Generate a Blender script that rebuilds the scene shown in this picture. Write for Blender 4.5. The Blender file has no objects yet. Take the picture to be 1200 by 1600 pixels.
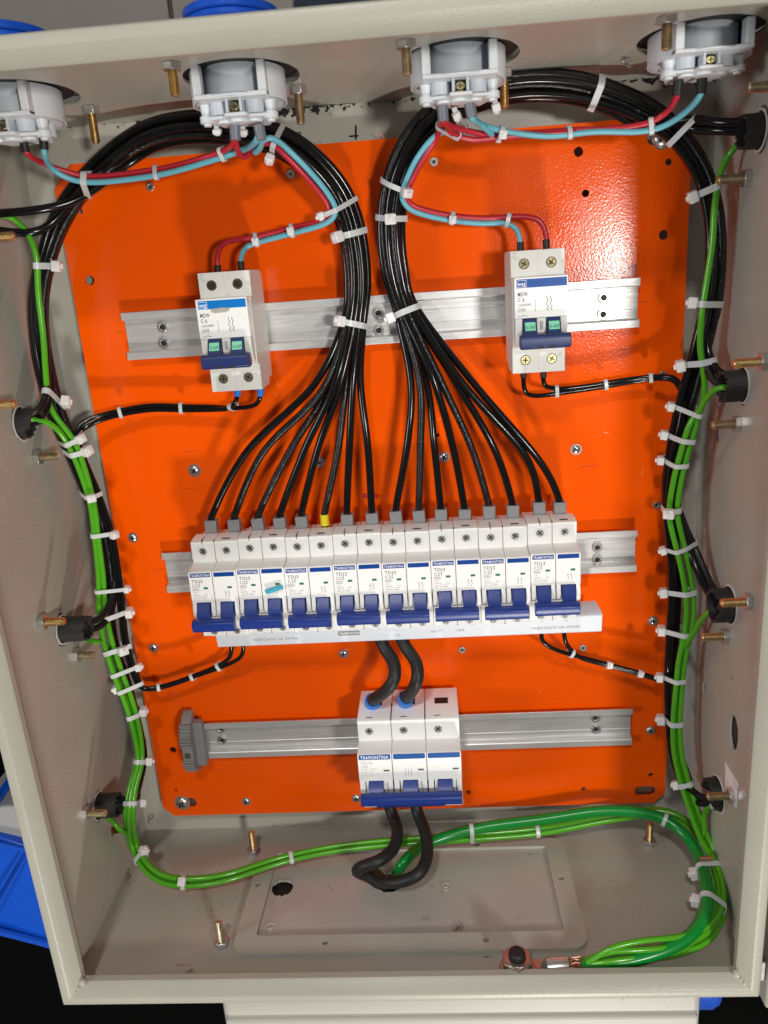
import bpy, math, random
from mathutils import Vector, Matrix, Euler, geometry
random.seed(7)
S = 0.001
sc = bpy.context.scene

# ------------------------------------------------------------------ camera (mm, solved from the mounting plate's 50 mm hole grid)
CP = (-0.300974527, 0.0464139277, -0.0678060844); CT = Vector((37.5796338, 192.753123, 613.392965)); CF = 1253.63823
cam = bpy.data.cameras.new('camera'); camo = bpy.data.objects.new('camera', cam); sc.collection.objects.link(camo)
camo.location = CT * S; camo.rotation_euler = CP
cam.sensor_fit = 'HORIZONTAL'; cam.sensor_width = 36; cam.lens = CF / 1200 * 36
cam.clip_start = 0.01; cam.clip_end = 50
cam.dof.use_dof = True; cam.dof.focus_distance = 0.60; cam.dof.aperture_fstop = 14
sc.camera = camo
sc.render.resolution_x = 768; sc.render.resolution_y = 1024

# ------------------------------------------------------------------ world and lamps
w = bpy.data.worlds.new('World'); sc.world = w; w.use_nodes = True
bg = w.node_tree.nodes['Background']; bg.inputs[0].default_value = (0.92, 0.96, 1.0, 1); bg.inputs[1].default_value = 0.08
def lamp(name, loc, tgt, size, power, col):
    l = bpy.data.lights.new(name, 'AREA'); l.shape = 'RECTANGLE'; l.size, l.size_y = size; l.energy = power; l.color = col
    o = bpy.data.objects.new(name, l); sc.collection.objects.link(o); o.location = Vector(loc) * S
    o.rotation_euler = (Vector(tgt) * S - Vector(loc) * S).to_track_quat('-Z', 'Y').to_euler()
lamp('ceiling_lamp', (590, 165, 1560), (0, 0, 0), (0.12, 0.16), 10.5, (1.0, 0.97, 0.92))
lamp('ceiling_lamp', (330, -1560, 1450), (0, 0, 0), (0.18, 0.13), 19, (1.0, 0.95, 0.88))
lamp('ceiling_lamp', (-1500, 150, 1250), (0, 0, 0), (0.4, 0.4), 9.5, (0.95, 0.97, 1.0))
lamp('ceiling_lamp', (-150, 1300, 1500), (0, -100, 0), (0.14, 0.10), 9, (1.0, 0.97, 0.93))
sc.view_settings.view_transform = 'Standard'; sc.view_settings.look = 'None'
sc.view_settings.exposure = 0.15; sc.view_settings.gamma = 1.0
sc.render.engine = 'CYCLES'

# ------------------------------------------------------------------ photo pixel -> point at a known real depth
RM = Euler(CP).to_matrix()
def P(u, v, z=None, y=None, x=None):
    d = RM @ Vector(((u - 600) / CF, -(v - 800) / CF, -1))
    if z is not None: t = (z - CT.z) / d.z
    elif y is not None: t = (y - CT.y) / d.y
    else: t = (x - CT.x) / d.x
    return CT + d * t
def Q(p):
    if isinstance(p, Vector): return p.copy()
    if p[0] == 'w': return Vector(p[1:])
    if p[2] == 'y': return P(p[0], p[1], y=p[3])
    return P(p[0], p[1], z=p[2])
def proj(p):
    v = RM.transposed() @ (p - CT); return (600 + CF * v.x / -v.z, 800 - CF * v.y / -v.z)

# ------------------------------------------------------------------ materials
def mat(name, col, rough=0.5, metal=0.0, bump=None, var=0.0, vscale=6, coat=0.0, sss=0.0, spec=0.5, dirt=None, rvar=0.0, trans=0.0, stretch=None):
    m = bpy.data.materials.new(name); m.use_nodes = True; nt = m.node_tree; N = nt.nodes; L = nt.links
    b = N['Principled BSDF']; b.inputs['Base Color'].default_value = (*col, 1); b.inputs['Roughness'].default_value = rough
    b.inputs['Metallic'].default_value = metal; b.inputs['Coat Weight'].default_value = coat; b.inputs['Coat Roughness'].default_value = 0.12
    b.inputs['Specular IOR Level'].default_value = spec
    if sss: b.inputs['Subsurface Weight'].default_value = sss; b.inputs['Subsurface Radius'].default_value = (0.003, 0.003, 0.003)
    if trans: b.inputs['Transmission Weight'].default_value = trans
    tc = N.new('ShaderNodeTexCoord'); src = tc.outputs['Object']
    if stretch:
        mp = N.new('ShaderNodeMapping'); mp.inputs['Scale'].default_value = stretch; L.new(src, mp.inputs[0]); src = mp.outputs[0]
    last = None
    if var:
        n = N.new('ShaderNodeTexNoise'); n.inputs['Scale'].default_value = vscale; n.inputs['Detail'].default_value = 6; L.new(src, n.inputs[0])
        cr = N.new('ShaderNodeMapRange'); cr.inputs[1].default_value = .3; cr.inputs[2].default_value = .7; cr.inputs[3].default_value = 1 - var; cr.inputs[4].default_value = 1 + var * .5
        L.new(n.outputs[0], cr.inputs[0])
        mx = N.new('ShaderNodeVectorMath'); mx.operation = 'SCALE'; mx.inputs[0].default_value = col; L.new(cr.outputs[0], mx.inputs['Scale'])
        last = mx.outputs[0]
    if dirt:   # (colour, noise scale, threshold low, threshold high)
        dc, ds, t0, t1 = dirt
        n = N.new('ShaderNodeTexNoise'); n.inputs['Scale'].default_value = ds; n.inputs['Detail'].default_value = 8; n.inputs['Roughness'].default_value = .65; L.new(tc.outputs['Object'], n.inputs[0])
        r = N.new('ShaderNodeMapRange'); r.inputs[1].default_value = t0; r.inputs[2].default_value = t1; L.new(n.outputs[0], r.inputs[0])
        mi = N.new('ShaderNodeMix'); mi.data_type = 'RGBA'; L.new(r.outputs[0], mi.inputs[0])
        if last: L.new(last, mi.inputs[6])
        else: mi.inputs[6].default_value = (*col, 1)
        mi.inputs[7].default_value = (*dc, 1); last = mi.outputs[2]
    if last: L.new(last, b.inputs['Base Color'])
    if rvar:
        n = N.new('ShaderNodeTexNoise'); n.inputs['Scale'].default_value = 25; n.inputs['Detail'].default_value = 5; L.new(src, n.inputs[0])
        r = N.new('ShaderNodeMapRange'); r.inputs[1].default_value = .3; r.inputs[2].default_value = .7; r.inputs[3].default_value = rough - rvar; r.inputs[4].default_value = rough + rvar
        L.new(n.outputs[0], r.inputs[0]); L.new(r.outputs[0], b.inputs['Roughness'])
    if bump:
        bs, bd = bump
        n = N.new('ShaderNodeTexNoise'); n.inputs['Scale'].default_value = bs; n.inputs['Detail'].default_value = 2; L.new(src, n.inputs[0])
        bm_ = N.new('ShaderNodeBump'); bm_.inputs['Strength'].default_value = 1; bm_.inputs['Distance'].default_value = bd
        L.new(n.outputs[0], bm_.inputs['Height']); L.new(bm_.outputs[0], b.inputs['Normal'])
    return m
ORANGE = mat('orange_powder_coat', (0.95, 0.100, 0.0006), 0.15, bump=(620, 0.00009), var=0.09, vscale=5, rvar=.04, spec=.26, dirt=((0.42, 0.025, 0.001), 150, .715, .76))
BEIGE = mat('beige_textured_paint', (0.47, 0.455, 0.395), 0.36, bump=(560, 0.00018), var=0.12, vscale=7, rvar=.08, dirt=((0.16, 0.13, 0.10), 60, .72, .78))
BEIGERIM = mat('beige_textured_rim_paint', (0.42, 0.405, 0.335), 0.38, bump=(620, 0.00013), var=0.06, vscale=12, dirt=((0.2, 0.18, 0.14), 80, .70, .78))
GLANDM = mat('beige_gland_plate_paint', (0.50, 0.465, 0.425), 0.30, bump=(300, 0.00010), var=0.14, vscale=12, dirt=((0.2, 0.15, 0.12), 38, .66, .74))
ALU = mat('brushed_aluminium', (0.68, 0.68, 0.67), 0.38, 0.55, var=0.12, vscale=12, rvar=.06, stretch=(3, 40, 40))
STEEL = mat('zinc_plated_steel', (0.62, 0.61, 0.59), 0.3, .88, var=0.15, vscale=200)
ZINCD = mat('terminal_screw_zinc', (0.66, 0.67, 0.67), 0.34, .7, var=0.5, vscale=600)
DSTEEL = mat('dull_steel', (0.34, 0.33, 0.31), 0.4, 1.0, var=0.2, vscale=200)
BRASS = mat('yellow_zinc_plating', (0.66, 0.50, 0.25), 0.38, 1.0, var=0.18, vscale=300)
BRASS2 = mat('dull_yellow_zinc', (0.48, 0.38, 0.23), 0.45, .9, var=0.3, vscale=250)
BRASS3 = mat('greyish_yellow_zinc', (0.60, 0.52, 0.36), 0.36, .95, var=0.3, vscale=250)
BRASSX = mat('recess_shaded_brassy_screw', (0.15, 0.13, 0.07), 0.35, 1.0, var=0.5, vscale=500)  # brassy screw with the shade of its recess put into the colour
BRASSD = mat('brassy_screw', (0.55, 0.48, 0.24), 0.32, 1.0, var=0.25, vscale=400)
COPPER = mat('bare_copper', (0.60, 0.30, 0.19), 0.38, .9)
BLACKW = mat('glossy_black_insulation', (0.006, 0.006, 0.0065), 0.15, bump=(90, 0.00008), spec=.33)
BLACKM = mat('matt_black_rubber', (0.014, 0.014, 0.014), 0.48, bump=(500, 0.0001), spec=.4)
SLEEVE = mat('black_rubber_sleeve', (0.018, 0.018, 0.018), 0.55, bump=(700, 0.0003), dirt=((0.07, 0.07, 0.07), 300, .6, .75))
GREEN = mat('glossy_green_insulation', (0.085, 0.40, 0.014), 0.2, bump=(120, 0.0001), var=.08, vscale=20)
DGREEN = mat('dark_green_insulation', (0.002, 0.25, 0.03), 0.26, bump=(100, 0.0001), var=.12, vscale=20)
RED = mat('red_insulation', (0.50, 0.018, 0.035), 0.32)
CYAN = mat('light_blue_insulation', (0.14, 0.46, 0.56), 0.34)
NYLON = mat('milky_nylon', (0.80, 0.78, 0.76), 0.33, sss=0.35, bump=(300, 0.00008))
NYLONS = mat('milky_nylon_strap', (0.62, 0.64, 0.64), 0.3, sss=0.3, bump=(500, 0.0001))
WHITE = mat('white_breaker_plastic', (0.88, 0.87, 0.84), 0.36, bump=(900, 0.00003), dirt=((0.45, 0.42, 0.36), 90, .68, .8))
WHITEWORN = mat('dusty_white_plastic', (0.70, 0.69, 0.64), 0.45, bump=(700, 0.00005), dirt=((0.30, 0.28, 0.24), 130, .58, .75))
COMBM = mat('grey_white_plastic', (0.66, 0.69, 0.74), 0.4, dirt=((0.4, 0.4, 0.4), 150, .66, .78))
LABELW = mat('printed_label_white', (0.84, 0.84, 0.81), 0.35, dirt=((0.5, 0.46, 0.4), 140, .66, .8))
BLUE = mat('blue_toggle_plastic', (0.006, 0.030, 0.22), 0.34, bump=(300, 0.00004))
NAVY = mat('navy_toggle_plastic', (0.012, 0.028, 0.125), 0.38, dirt=((0.08, 0.09, 0.16), 120, .64, .8))
BANDB = mat('printed_blue_band', (0.004, 0.050, 0.27), 0.4, spec=.2)
BANDC = mat('printed_bright_blue_band', (0.004, 0.17, 0.52), 0.4, spec=.2)
BANDN = mat('printed_faded_blue_band', (0.010, 0.075, 0.32), 0.4, spec=.25, dirt=((0.2, 0.25, 0.4), 160, .6, .75))
INK = mat('grey_print', (0.10, 0.10, 0.105), 0.5)
INKL = mat('pale_grey_print', (0.36, 0.36, 0.37), 0.5)
WINK = mat('white_print', (0.85, 0.86, 0.86), 0.5)
GREENL = mat('green_indicator', (0.012, 0.16, 0.06), 0.4)
MINT = mat('mint_flag', (0.22, 0.70, 0.42), 0.45)
DARK = mat('dark_recess_plastic', (0.012, 0.012, 0.012), 0.6)
GREYF = mat('grey_ferrule_plastic', (0.25, 0.255, 0.26), 0.42)
GREYS = mat('grey_sleeve_plastic', (0.17, 0.18, 0.21), 0.35)
YELLOW = mat('yellow_ferrule_plastic', (0.80, 0.66, 0.02), 0.4)
BLUEF = mat('blue_ferrule_plastic', (0.02, 0.20, 0.72), 0.35)
SOCKW = mat('socket_light_grey_plastic', (0.72, 0.75, 0.78), 0.38, bump=(200, 0.00005))
SOCKI = mat('socket_inner_grey_plastic', (0.58, 0.62, 0.67), 0.4)
CLAMPM = mat('grey_clamp_plastic', (0.23, 0.23, 0.23), 0.5)
CAPBLUE = mat('industrial_blue_plastic', (0.006, 0.075, 0.50), 0.28, bump=(40, 0.0003))
CREAM = mat('cream_box_plastic', (0.48, 0.465, 0.41), 0.45, dirt=((0.15, 0.12, 0.09), 55, .68, .74), bump=(200, .0001))
TILE = mat('grey_floor_tile', (0.16, 0.145, 0.125), 0.5, var=.18, vscale=5, dirt=((0.08, 0.07, 0.06), 20, .6, .8))
MATT = mat('black_floor_mat', (0.0015, 0.0015, 0.0015), 0.95, spec=.05)
PAPER = mat('torn_paper_label', (0.88, 0.86, 0.84), 0.7, dirt=((0.35, 0.33, 0.3), 90, .5, .7))
DENIM = mat('dark_blue_fabric', (0.012, 0.02, 0.035), 0.9)
GLUE = mat('dried_pale_sealant', (0.62, 0.58, 0.52), 0.5, bump=(200, .0004))
# steel mounting enclosure wall with black weld specks in the back corner
def speck(m, zlo, zhi, ax=2, thr=.2):
    nt = m.node_tree; N = nt.nodes; L = nt.links; b = N['Principled BSDF']
    src = b.inputs['Base Color'].links[0].from_socket
    g = N.new('ShaderNodeNewGeometry'); sp = N.new('ShaderNodeSeparateXYZ'); L.new(g.outputs['Position'], sp.inputs[0])
    r = N.new('ShaderNodeMapRange'); r.inputs[1].default_value = zhi; r.inputs[2].default_value = zlo; L.new(sp.outputs[ax], r.inputs[0])
    n = N.new('ShaderNodeTexNoise'); n.inputs['Scale'].default_value = 260; n.inputs['Detail'].default_value = 4; L.new(g.outputs['Position'], n.inputs[0])
    n2 = N.new('ShaderNodeTexNoise'); n2.inputs['Scale'].default_value = 14; L.new(g.outputs['Position'], n2.inputs[0])
    a = N.new('ShaderNodeMath'); a.operation = 'MULTIPLY'; L.new(r.outputs[0], a.inputs[0]); L.new(n.outputs[0], a.inputs[1])
    a2 = N.new('ShaderNodeMath'); a2.operation = 'MULTIPLY'; L.new(a.outputs[0], a2.inputs[0]); L.new(n2.outputs[0], a2.inputs[1])
    t = N.new('ShaderNodeMapRange'); t.inputs[1].default_value = thr; t.inputs[2].default_value = thr + .02; L.new(a2.outputs[0], t.inputs[0])
    mi = N.new('ShaderNodeMix'); mi.data_type = 'RGBA'; L.new(t.outputs[0], mi.inputs[0]); L.new(src, mi.inputs[6]); mi.inputs[7].default_value = (0.012, 0.011, 0.01, 1)
    L.new(mi.outputs[2], b.inputs['Base Color'])
BEIGETOP = BEIGE.copy(); BEIGETOP.name = 'beige_paint_with_black_specks'; speck(BEIGETOP, -0.016, 0.004)
BEIGEBACK = BEIGE.copy(); BEIGEBACK.name = 'beige_back_paint_with_black_specks'; speck(BEIGEBACK, 0.306, 0.286, 1)
# printing along some black wires: tiny embossed bumps
BLACKP = mat('printed_black_insulation', (0.008, 0.008, 0.0085), 0.2, bump=(1100, 0.00030), spec=.45, dirt=((0.22, 0.22, 0.22), 800, .66, .70))

# ------------------------------------------------------------------ mesh builder (mm in, metres out)
class MB:
    def __init__(s): s.v = []; s.f = []
    def add(s, vs, fs):
        k = len(s.v); s.v += [tuple(q) for q in vs]; s.f += [tuple(i + k for i in f) for f in fs]; return s
    def box(s, x0, x1, y0, y1, z0, z1, M=None):
        vs = [Vector((x, y, z)) for z in (z0, z1) for y in (y0, y1) for x in (x0, x1)]
        if M: vs = [M @ q for q in vs]
        return s.add(vs, [(0, 2, 3, 1), (4, 5, 7, 6), (0, 1, 5, 4), (2, 6, 7, 3), (0, 4, 6, 2), (1, 3, 7, 5)])
    def prism(s, poly, a, b, axis='x', M=None):
        # poly: 2d points; axis x: (y,z); y: (x,z); z: (x,y)
        def mk(p, t): return Vector({'x': (t, p[0], p[1]), 'y': (p[0], t, p[1]), 'z': (p[0], p[1], t)}[axis])
        n = len(poly); vs = [mk(p, a) for p in poly] + [mk(p, b) for p in poly]
        if M: vs = [M @ q for q in vs]
        ar = sum(poly[i][0] * poly[(i + 1) % n][1] - poly[(i + 1) % n][0] * poly[i][1] for i in range(n))
        fs = [tuple(range(n)), tuple(range(2 * n - 1, n - 1, -1))] + [(i, i + n, (i + 1) % n + n, (i + 1) % n) for i in range(n)]
        flip = (ar > 0) != (axis == 'y')
        if b < a: flip = not flip
        if flip: fs = [tuple(reversed(f)) for f in fs]
        return s.add(vs, fs)
    def cyl(s, c0, c1, r0, r1=None, n=20, caps=True):
        return s.tube([Vector(c0), Vector(c1)], [r0, r0 if r1 is None else r1], n, caps)
    def tube(s, pts, r, n=10, caps=True):
        pts = [Vector(p) for p in pts]; R = r if isinstance(r, (list, tuple)) else [r] * len(pts)
        T = []
        for i in range(len(pts)):
            t = pts[min(i + 1, len(pts) - 1)] - pts[max(i - 1, 0)]; T.append(t.normalized() if t.length > 1e-9 else Vector((0, 0, 1)))
        a = Vector((0, 0, 1)) if abs(T[0].z) < .9 else Vector((1, 0, 0))
        nrm = (a - T[0] * a.dot(T[0])).normalized(); vs = []
        for i, p in enumerate(pts):
            nrm = (nrm - T[i] * nrm.dot(T[i])).normalized(); bn = T[i].cross(nrm)
            for k in range(n):
                an = 2 * math.pi * k / n; vs.append(p + (nrm * math.cos(an) + bn * math.sin(an)) * R[i])
        fs = []
        for i in range(len(pts) - 1):
            for k in range(n):
                k2 = (k + 1) % n; fs.append((i * n + k, i * n + k2, (i + 1) * n + k2, (i + 1) * n + k))
        if caps: fs += [tuple(reversed(range(n))), tuple(range((len(pts) - 1) * n, len(pts) * n))]
        return s.add(vs, fs)
    def ringcyl(s, c0, c1, ro, ri, n=24):
        c0 = Vector(c0); c1 = Vector(c1); t = (c1 - c0).normalized()
        a = Vector((0, 0, 1)) if abs(t.z) < .9 else Vector((1, 0, 0)); e = (a - t * a.dot(t)).normalized(); g = t.cross(e); vs = []
        for c, r in ((c0, ro), (c1, ro), (c1, ri), (c0, ri)):
            vs += [c + (e * math.cos(2 * math.pi * k / n) + g * math.sin(2 * math.pi * k / n)) * r for k in range(n)]
        fs = []
        for q in range(4):
            q2 = (q + 1) % 4
            for k in range(n):
                k2 = (k + 1) % n; fs.append((q * n + k, q * n + k2, q2 * n + k2, q2 * n + k))
        return s.add(vs, fs)
    def sphere(s, c, r, n=12, m=7, sq=(1, 1, 1)):
        c = Vector(c); vs = [c + Vector((0, 0, r * sq[2]))]
        for i in range(1, m):
            th = math.pi * i / m
            for k in range(n):
                ph = 2 * math.pi * k / n; vs.append(c + Vector((r * sq[0] * math.sin(th) * math.cos(ph), r * sq[1] * math.sin(th) * math.sin(ph), r * sq[2] * math.cos(th))))
        vs.append(c - Vector((0, 0, r * sq[2]))); fs = [(0, 1 + k, 1 + (k + 1) % n) for k in range(n)]
        for i in range(m - 2):
            for k in range(n): fs.append((1 + i * n + k, 1 + (i + 1) * n + k, 1 + (i + 1) * n + (k + 1) % n, 1 + i * n + (k + 1) % n))
        l = len(vs) - 1; fs += [(l, 1 + (m - 2) * n + (k + 1) % n, 1 + (m - 2) * n + k) for k in range(n)]
        return s.add(vs, fs)
    def hexn(s, c0, c1, r, hole=None):
        return s.cyl(c0, c1, r, n=6)
    def sheet(s, outline, holes, f0, f1):
        """a plate with real holes; f0/f1 map 2d -> 3d for its two faces"""
        loops = [outline] + holes; co = []; ed = []
        for lp in loops:
            k = len(co); co += [Vector(p) for p in lp]; ed += [(k + i, k + (i + 1) % len(lp)) for i in range(len(lp))]
        r = geometry.delaunay_2d_cdt(co, ed, [], 0, 1e-5); V2, F2 = r[0], r[2]
        def ins(p, lp):
            c = False
            for i in range(len(lp)):
                a, b = lp[i], lp[i - 1]
                if (a[1] > p[1]) != (b[1] > p[1]) and p[0] < (b[0] - a[0]) * (p[1] - a[1]) / (b[1] - a[1]) + a[0]: c = not c
            return c
        fs = []
        for f in F2:
            c = [sum(V2[i][k] for i in f) / len(f) for k in (0, 1)]
            if ins(c, outline) and not any(ins(c, h) for h in holes): fs.append(tuple(f))
        n = len(V2); vs = [f1(p[0], p[1]) for p in V2] + [f0(p[0], p[1]) for p in V2]
        s.add(vs, fs + [tuple(i + n for i in reversed(f)) for f in fs])
        for lp in loops:
            m = len(lp); s.add([f0(*p) for p in lp] + [f1(*p) for p in lp], [(i, (i + 1) % m, (i + 1) % m + m, i + m) for i in range(m)])
        return s
    def text(s, t, size, x, y, z, bold=0.0, align='LEFT', M=None, sx=1.0, fit=None):
        c = bpy.data.curves.new('t', 'FONT'); c.body = t; c.size = size; c.align_x = align; c.offset = bold; c.resolution_u = 2; c.space_character = 1.14
        o = bpy.data.objects.new('t', c); me = bpy.data.meshes.new_from_object(o)
        if fit: sx = fit / max(.01, max(q.co.x for q in me.vertices))
        vs = [Vector((q.co.x * sx + x, q.co.y + y, z)) for q in me.vertices]
        if M: vs = [M @ q for q in vs]
        s.add(vs, [tuple(p.vertices) for p in me.polygons]); bpy.data.objects.remove(o); bpy.data.curves.remove(c); bpy.data.meshes.remove(me)
        return s
    def build(s, name, m, parent=None, org=None, bevel=0, seg=2, smooth=35, label=None):
        org = Vector(org) if org is not None else (Vector(parent['org']) if parent and 'org' in parent else Vector((0, 0, 0)))
        me = bpy.data.meshes.new(name); me.from_pydata([tuple((Vector(q) - org) * S) for q in s.v], [], s.f)
        me.materials.append(m); me.validate()
        if smooth:
            me.polygons.foreach_set('use_smooth', [True] * len(me.polygons)); me.set_sharp_from_angle(angle=math.radians(smooth))
        o = bpy.data.objects.new(name, me); sc.collection.objects.link(o)
        if bevel:
            b = o.modifiers.new('bevel', 'BEVEL'); b.width = bevel * S; b.segments = seg; b.limit_method = 'ANGLE'; b.angle_limit = math.radians(40)
        if parent: o.parent = parent
        else: o.location = org * S
        if label: o['label'] = label
        return o
def tag(o, label, cat=None, group=None, kind=None):
    if label: o['label'] = label
    if cat: o['category'] = cat
    if group: o['group'] = group
    if kind: o['kind'] = kind
    return o
def thing(name, loc, label, cat, group=None, M=None):
    o = bpy.data.objects.new(name, None); sc.collection.objects.link(o); o.empty_display_size = .01
    o.location = Vector(loc) * S; ORG[name] = 0
    tag(o, label, cat, group); o['org'] = tuple(loc); return o
ORG = {}
def copy_tree(o, parent=None):
    c = o.copy(); sc.collection.objects.link(c); c.parent = parent
    for ch in list(o.children): copy_tree(ch, c)
    return c
def circ(cx, cy, rx, ry=None, n=28, jag=0, rot=0):
    ry = ry or rx; out = []
    for k in range(n):
        a = 2 * math.pi * k / n; j = 1 + random.uniform(-jag, jag)
        x, y = rx * math.cos(a) * j, ry * math.sin(a) * j
        out.append((cx + x * math.cos(rot) - y * math.sin(rot), cy + x * math.sin(rot) + y * math.cos(rot)))
    return out
def cr(pts, step=3.0):
    """Catmull-Rom through points, sampled about every step mm"""
    pts = [Vector(p) for p in pts]; pts = [pts[0] * 2 - pts[1]] + pts + [pts[-1] * 2 - pts[-2]]; out = []
    for i in range(1, len(pts) - 2):
        p0, p1, p2, p3 = pts[i - 1:i + 3]; n = max(2, int((p2 - p1).length / step))
        for k in range(n):
            t = k / n; out.append(.5 * ((2 * p1) + (p2 - p0) * t + (2 * p0 - 5 * p1 + 4 * p2 - p3) * t * t + (3 * p1 - p0 - 3 * p2 + p3) * t ** 3))
    out.append(pts[-2]); return out
def smooth(pts, it=4):
    for _ in range(it): pts = [pts[0]] + [(pts[i - 1] + pts[i] * 2 + pts[i + 1]) / 4 for i in range(1, len(pts) - 1)] + [pts[-1]]
    return pts

# ------------------------------------------------------------------ floor
fl = MB(); fl.add([(-1500, -1500, -30), (1500, -1500, -30), (1500, 1500, -30), (-1500, 1500, -30)], [(0, 1, 2, 3)])
tag(fl.build('ground', mat('dark_grout', (0.06, 0.055, 0.05), .8)), None, kind='structure')
xj = P(268, 30, z=-26).x; tl = MB()
for i in range(-4, 5):
    for j in range(-1, 3): tl.box(xj + i * 450 + 1.5, xj + i * 450 + 448.5, 120 + j * 450, 120 + j * 450 + 447, -30, -26)
tag(tl.build('floor', TILE, bevel=.8), None, kind='structure')
mt = MB(); mt.box(-620, 620, -620, 300, -25.8, -23)
tag(mt.build('floor_mat', MATT), 'black mat on the floor below and beside the grey box', 'mat')

# ------------------------------------------------------------------ enclosure
ZB, ZR = -15.0, 179.0
def tz(z): return (z - ZB) / (ZR - ZB)
def xl(z, y=-100): return -252 + (5.5 - (y + 298) / 610 * 5) * tz(z)
def xr(z): return 247 - 8 * tz(z)
def yb(z): return -304 + 6 * tz(z)
def yt(z): return 304 + 8 * tz(z)
enc = thing('electrical_enclosure', (0, 0, -22), 'open beige powder coated steel cabinet lying on its back around the orange plate', 'electrical cabinet')
mb = MB(); mb.box(-253, 248, -305, 305, ZB - 6, ZB); mb.build('back_panel', BEIGEBACK, enc, bevel=1)
LH = [(239, 58), (104, 67), (-55, 68), (-214, 68)]; RH = [(255, 78), (102, 74), (-54.5, 76), (-212, 77)]
TX = (-205, -66, 66, 205); TZ = 76
LB_ = [(229, 52), (122, 96), (77, 59), (-35, 101), (-81, 61), (-201, 94), (-246, 57)]
RB_ = [(278, 104), (230, 61), (121, 105), (74, 64), (-40, 103), (-83, 67.5), (-197, 98.7)]
hs = [circ(y, z, 13, 12.5, jag=.02) for y, z in LH]
mb = MB(); mb.sheet([(-305, ZB), (305, ZB), (310, ZR - 3), (-300, ZR - 3)], hs, lambda a, z: Vector((xl(z, a) - 1.6, a, z)), lambda a, z: Vector((xl(z, a), a, z)))
mb.build('side_wall', BEIGE, enc)
hs = [circ(y, z, 13.5, 13, jag=.02) for y, z in RH] + [circ(-143.5, 100, 13.5, 9, jag=.04), circ(-147, 27, 5.5, 3.5, jag=.05), circ(57.8, 28.4, 5, 3, jag=.05)]
mb = MB(); mb.sheet([(-305, ZB), (305, ZB), (310, ZR - 3), (-300, ZR - 3)], hs, lambda a, z: Vector((xr(z) + 1.6, a, z)), lambda a, z: Vector((xr(z), a, z)))
mb.build('side_wall', BEIGE, enc)
hs = [circ(x, TZ, 35, 38, 44, jag=.008) for x in TX]
mb = MB(); mb.sheet([(-252, ZB), (247, ZB), (240, ZR - 3), (-251, ZR - 3)], hs, lambda a, z: Vector((a, yt(z) + 1.6, z)), lambda a, z: Vector((a, yt(z), z)))
mb.build('top_wall', BEIGETOP, enc)
mb = MB(); mb.sheet([(-252, ZB), (247, ZB), (240, ZR - 3), (-247, ZR - 3)], [circ(-107, 68, 11.5, 11.5, jag=.05), circ(-17, 64, 15, 13, jag=.04)], lambda a, z: Vector((a, yb(z) - 1.6, z)), lambda a, z: Vector((a, yb(z), z)))
mb.build('bottom_wall', BEIGE, enc)
mb = MB(); mb.box(244.6, 249, -162, -125, 80, 122); mb.build('hole_darkening_plate', DARK, enc)  # black plate added outside the right wall so its oval hole looks dark
# rolled rim with inner gutter, mitred at the corners
prof = [(-1.8, -2), (-1.8, ZR - 2), (-.6, ZR - .4), (.6, ZR), (4.6, ZR), (5.6, ZR - .7), (11.4, ZR - 6.5), (12.6, ZR - 8.2), (12.6, ZR - 13.5), (11.6, ZR - 13.5), (11.2, ZR - 8.4), (5, ZR - 2.6), (0.2, ZR - 2.6), (0, -2)]
prof = prof[1:-1]
cor = [(xl(ZR, -298), yb(ZR)), (xr(ZR), yb(ZR)), (xr(ZR), yt(ZR)), (xl(ZR, 312), yt(ZR))]; sg = [(1, 1), (-1, 1), (-1, -1), (1, -1)]
mb = MB(); n = len(prof); vs = []
for (cx, cy), (sx, sy) in zip(cor, sg): vs += [(cx + sx * d, cy + sy * d, z) for d, z in prof]
fs = []
for q in range(4):
    q2 = (q + 1) % 4
    for k in range(n): fs.append((q * n + k, q2 * n + k, q2 * n + (k + 1) % n, q * n + (k + 1) % n))
mb.add(vs, fs); mb.build('rim', BEIGERIM, enc, bevel=.5)
for (cx, cy), (sx, sy) in zip(cor[:2], sg[:2]):   # weld beads in the corners of the rim
    mb = MB(); 
    for k in range(5): mb.sphere((cx + sx * (4 + 2 * k), cy + sy * (4 + 2 * k), ZR - 2.2 - k * .95), 1.5 + random.uniform(-.3, .5), 8, 5)
    mb.sphere((cx + sx * 13, cy + sy * 13, ZR - 7), 2.8, 10, 6)
    mb.build('weld_bead', BEIGERIM, enc)
# gland frame on the bottom wall
def rrect(x0, x1, z0, z1, r, n=6):
    out = []
    for (cx, cz, a0) in ((x1 - r, z1 - r, 0), (x0 + r, z1 - r, 90), (x0 + r, z0 + r, 180), (x1 - r, z0 + r, 270)):
        out += [(cx + r * math.cos(math.radians(a0 + 90 * k / n)), cz + r * math.sin(math.radians(a0 + 90 * k / n))) for k in range(n + 1)]
    return out
fh = [(-128, 66), (-63, 130), (59, 130), (125, 66), (-63, 22), (59, 22)]
mb = MB(); mb.sheet(rrect(-134, 134, 15, 139, 12), [rrect(-118, 118, 26, 122, 3)] + [circ(x, z, 2.4, n=10) for x, z in fh], lambda a, z: Vector((a, yb(z) + .05, z)), lambda a, z: Vector((a, yb(z) + 3.8, z)))
fr = mb.build('gland_frame', BEIGE, enc, bevel=2.0, seg=3)
mb = MB(); mb.sheet(rrect(-117.6, 117.6, 26.4, 121.6, 3), [circ(-107, 68, 9.5, 9, jag=.07), circ(-17, 64, 12, 11, jag=.05)], lambda a, z: Vector((a, yb(z) + .05, z)), lambda a, z: Vector((a, yb(z) + 1.0, z)))
gp = mb.build('gland_plate', GLANDM, enc)
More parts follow.
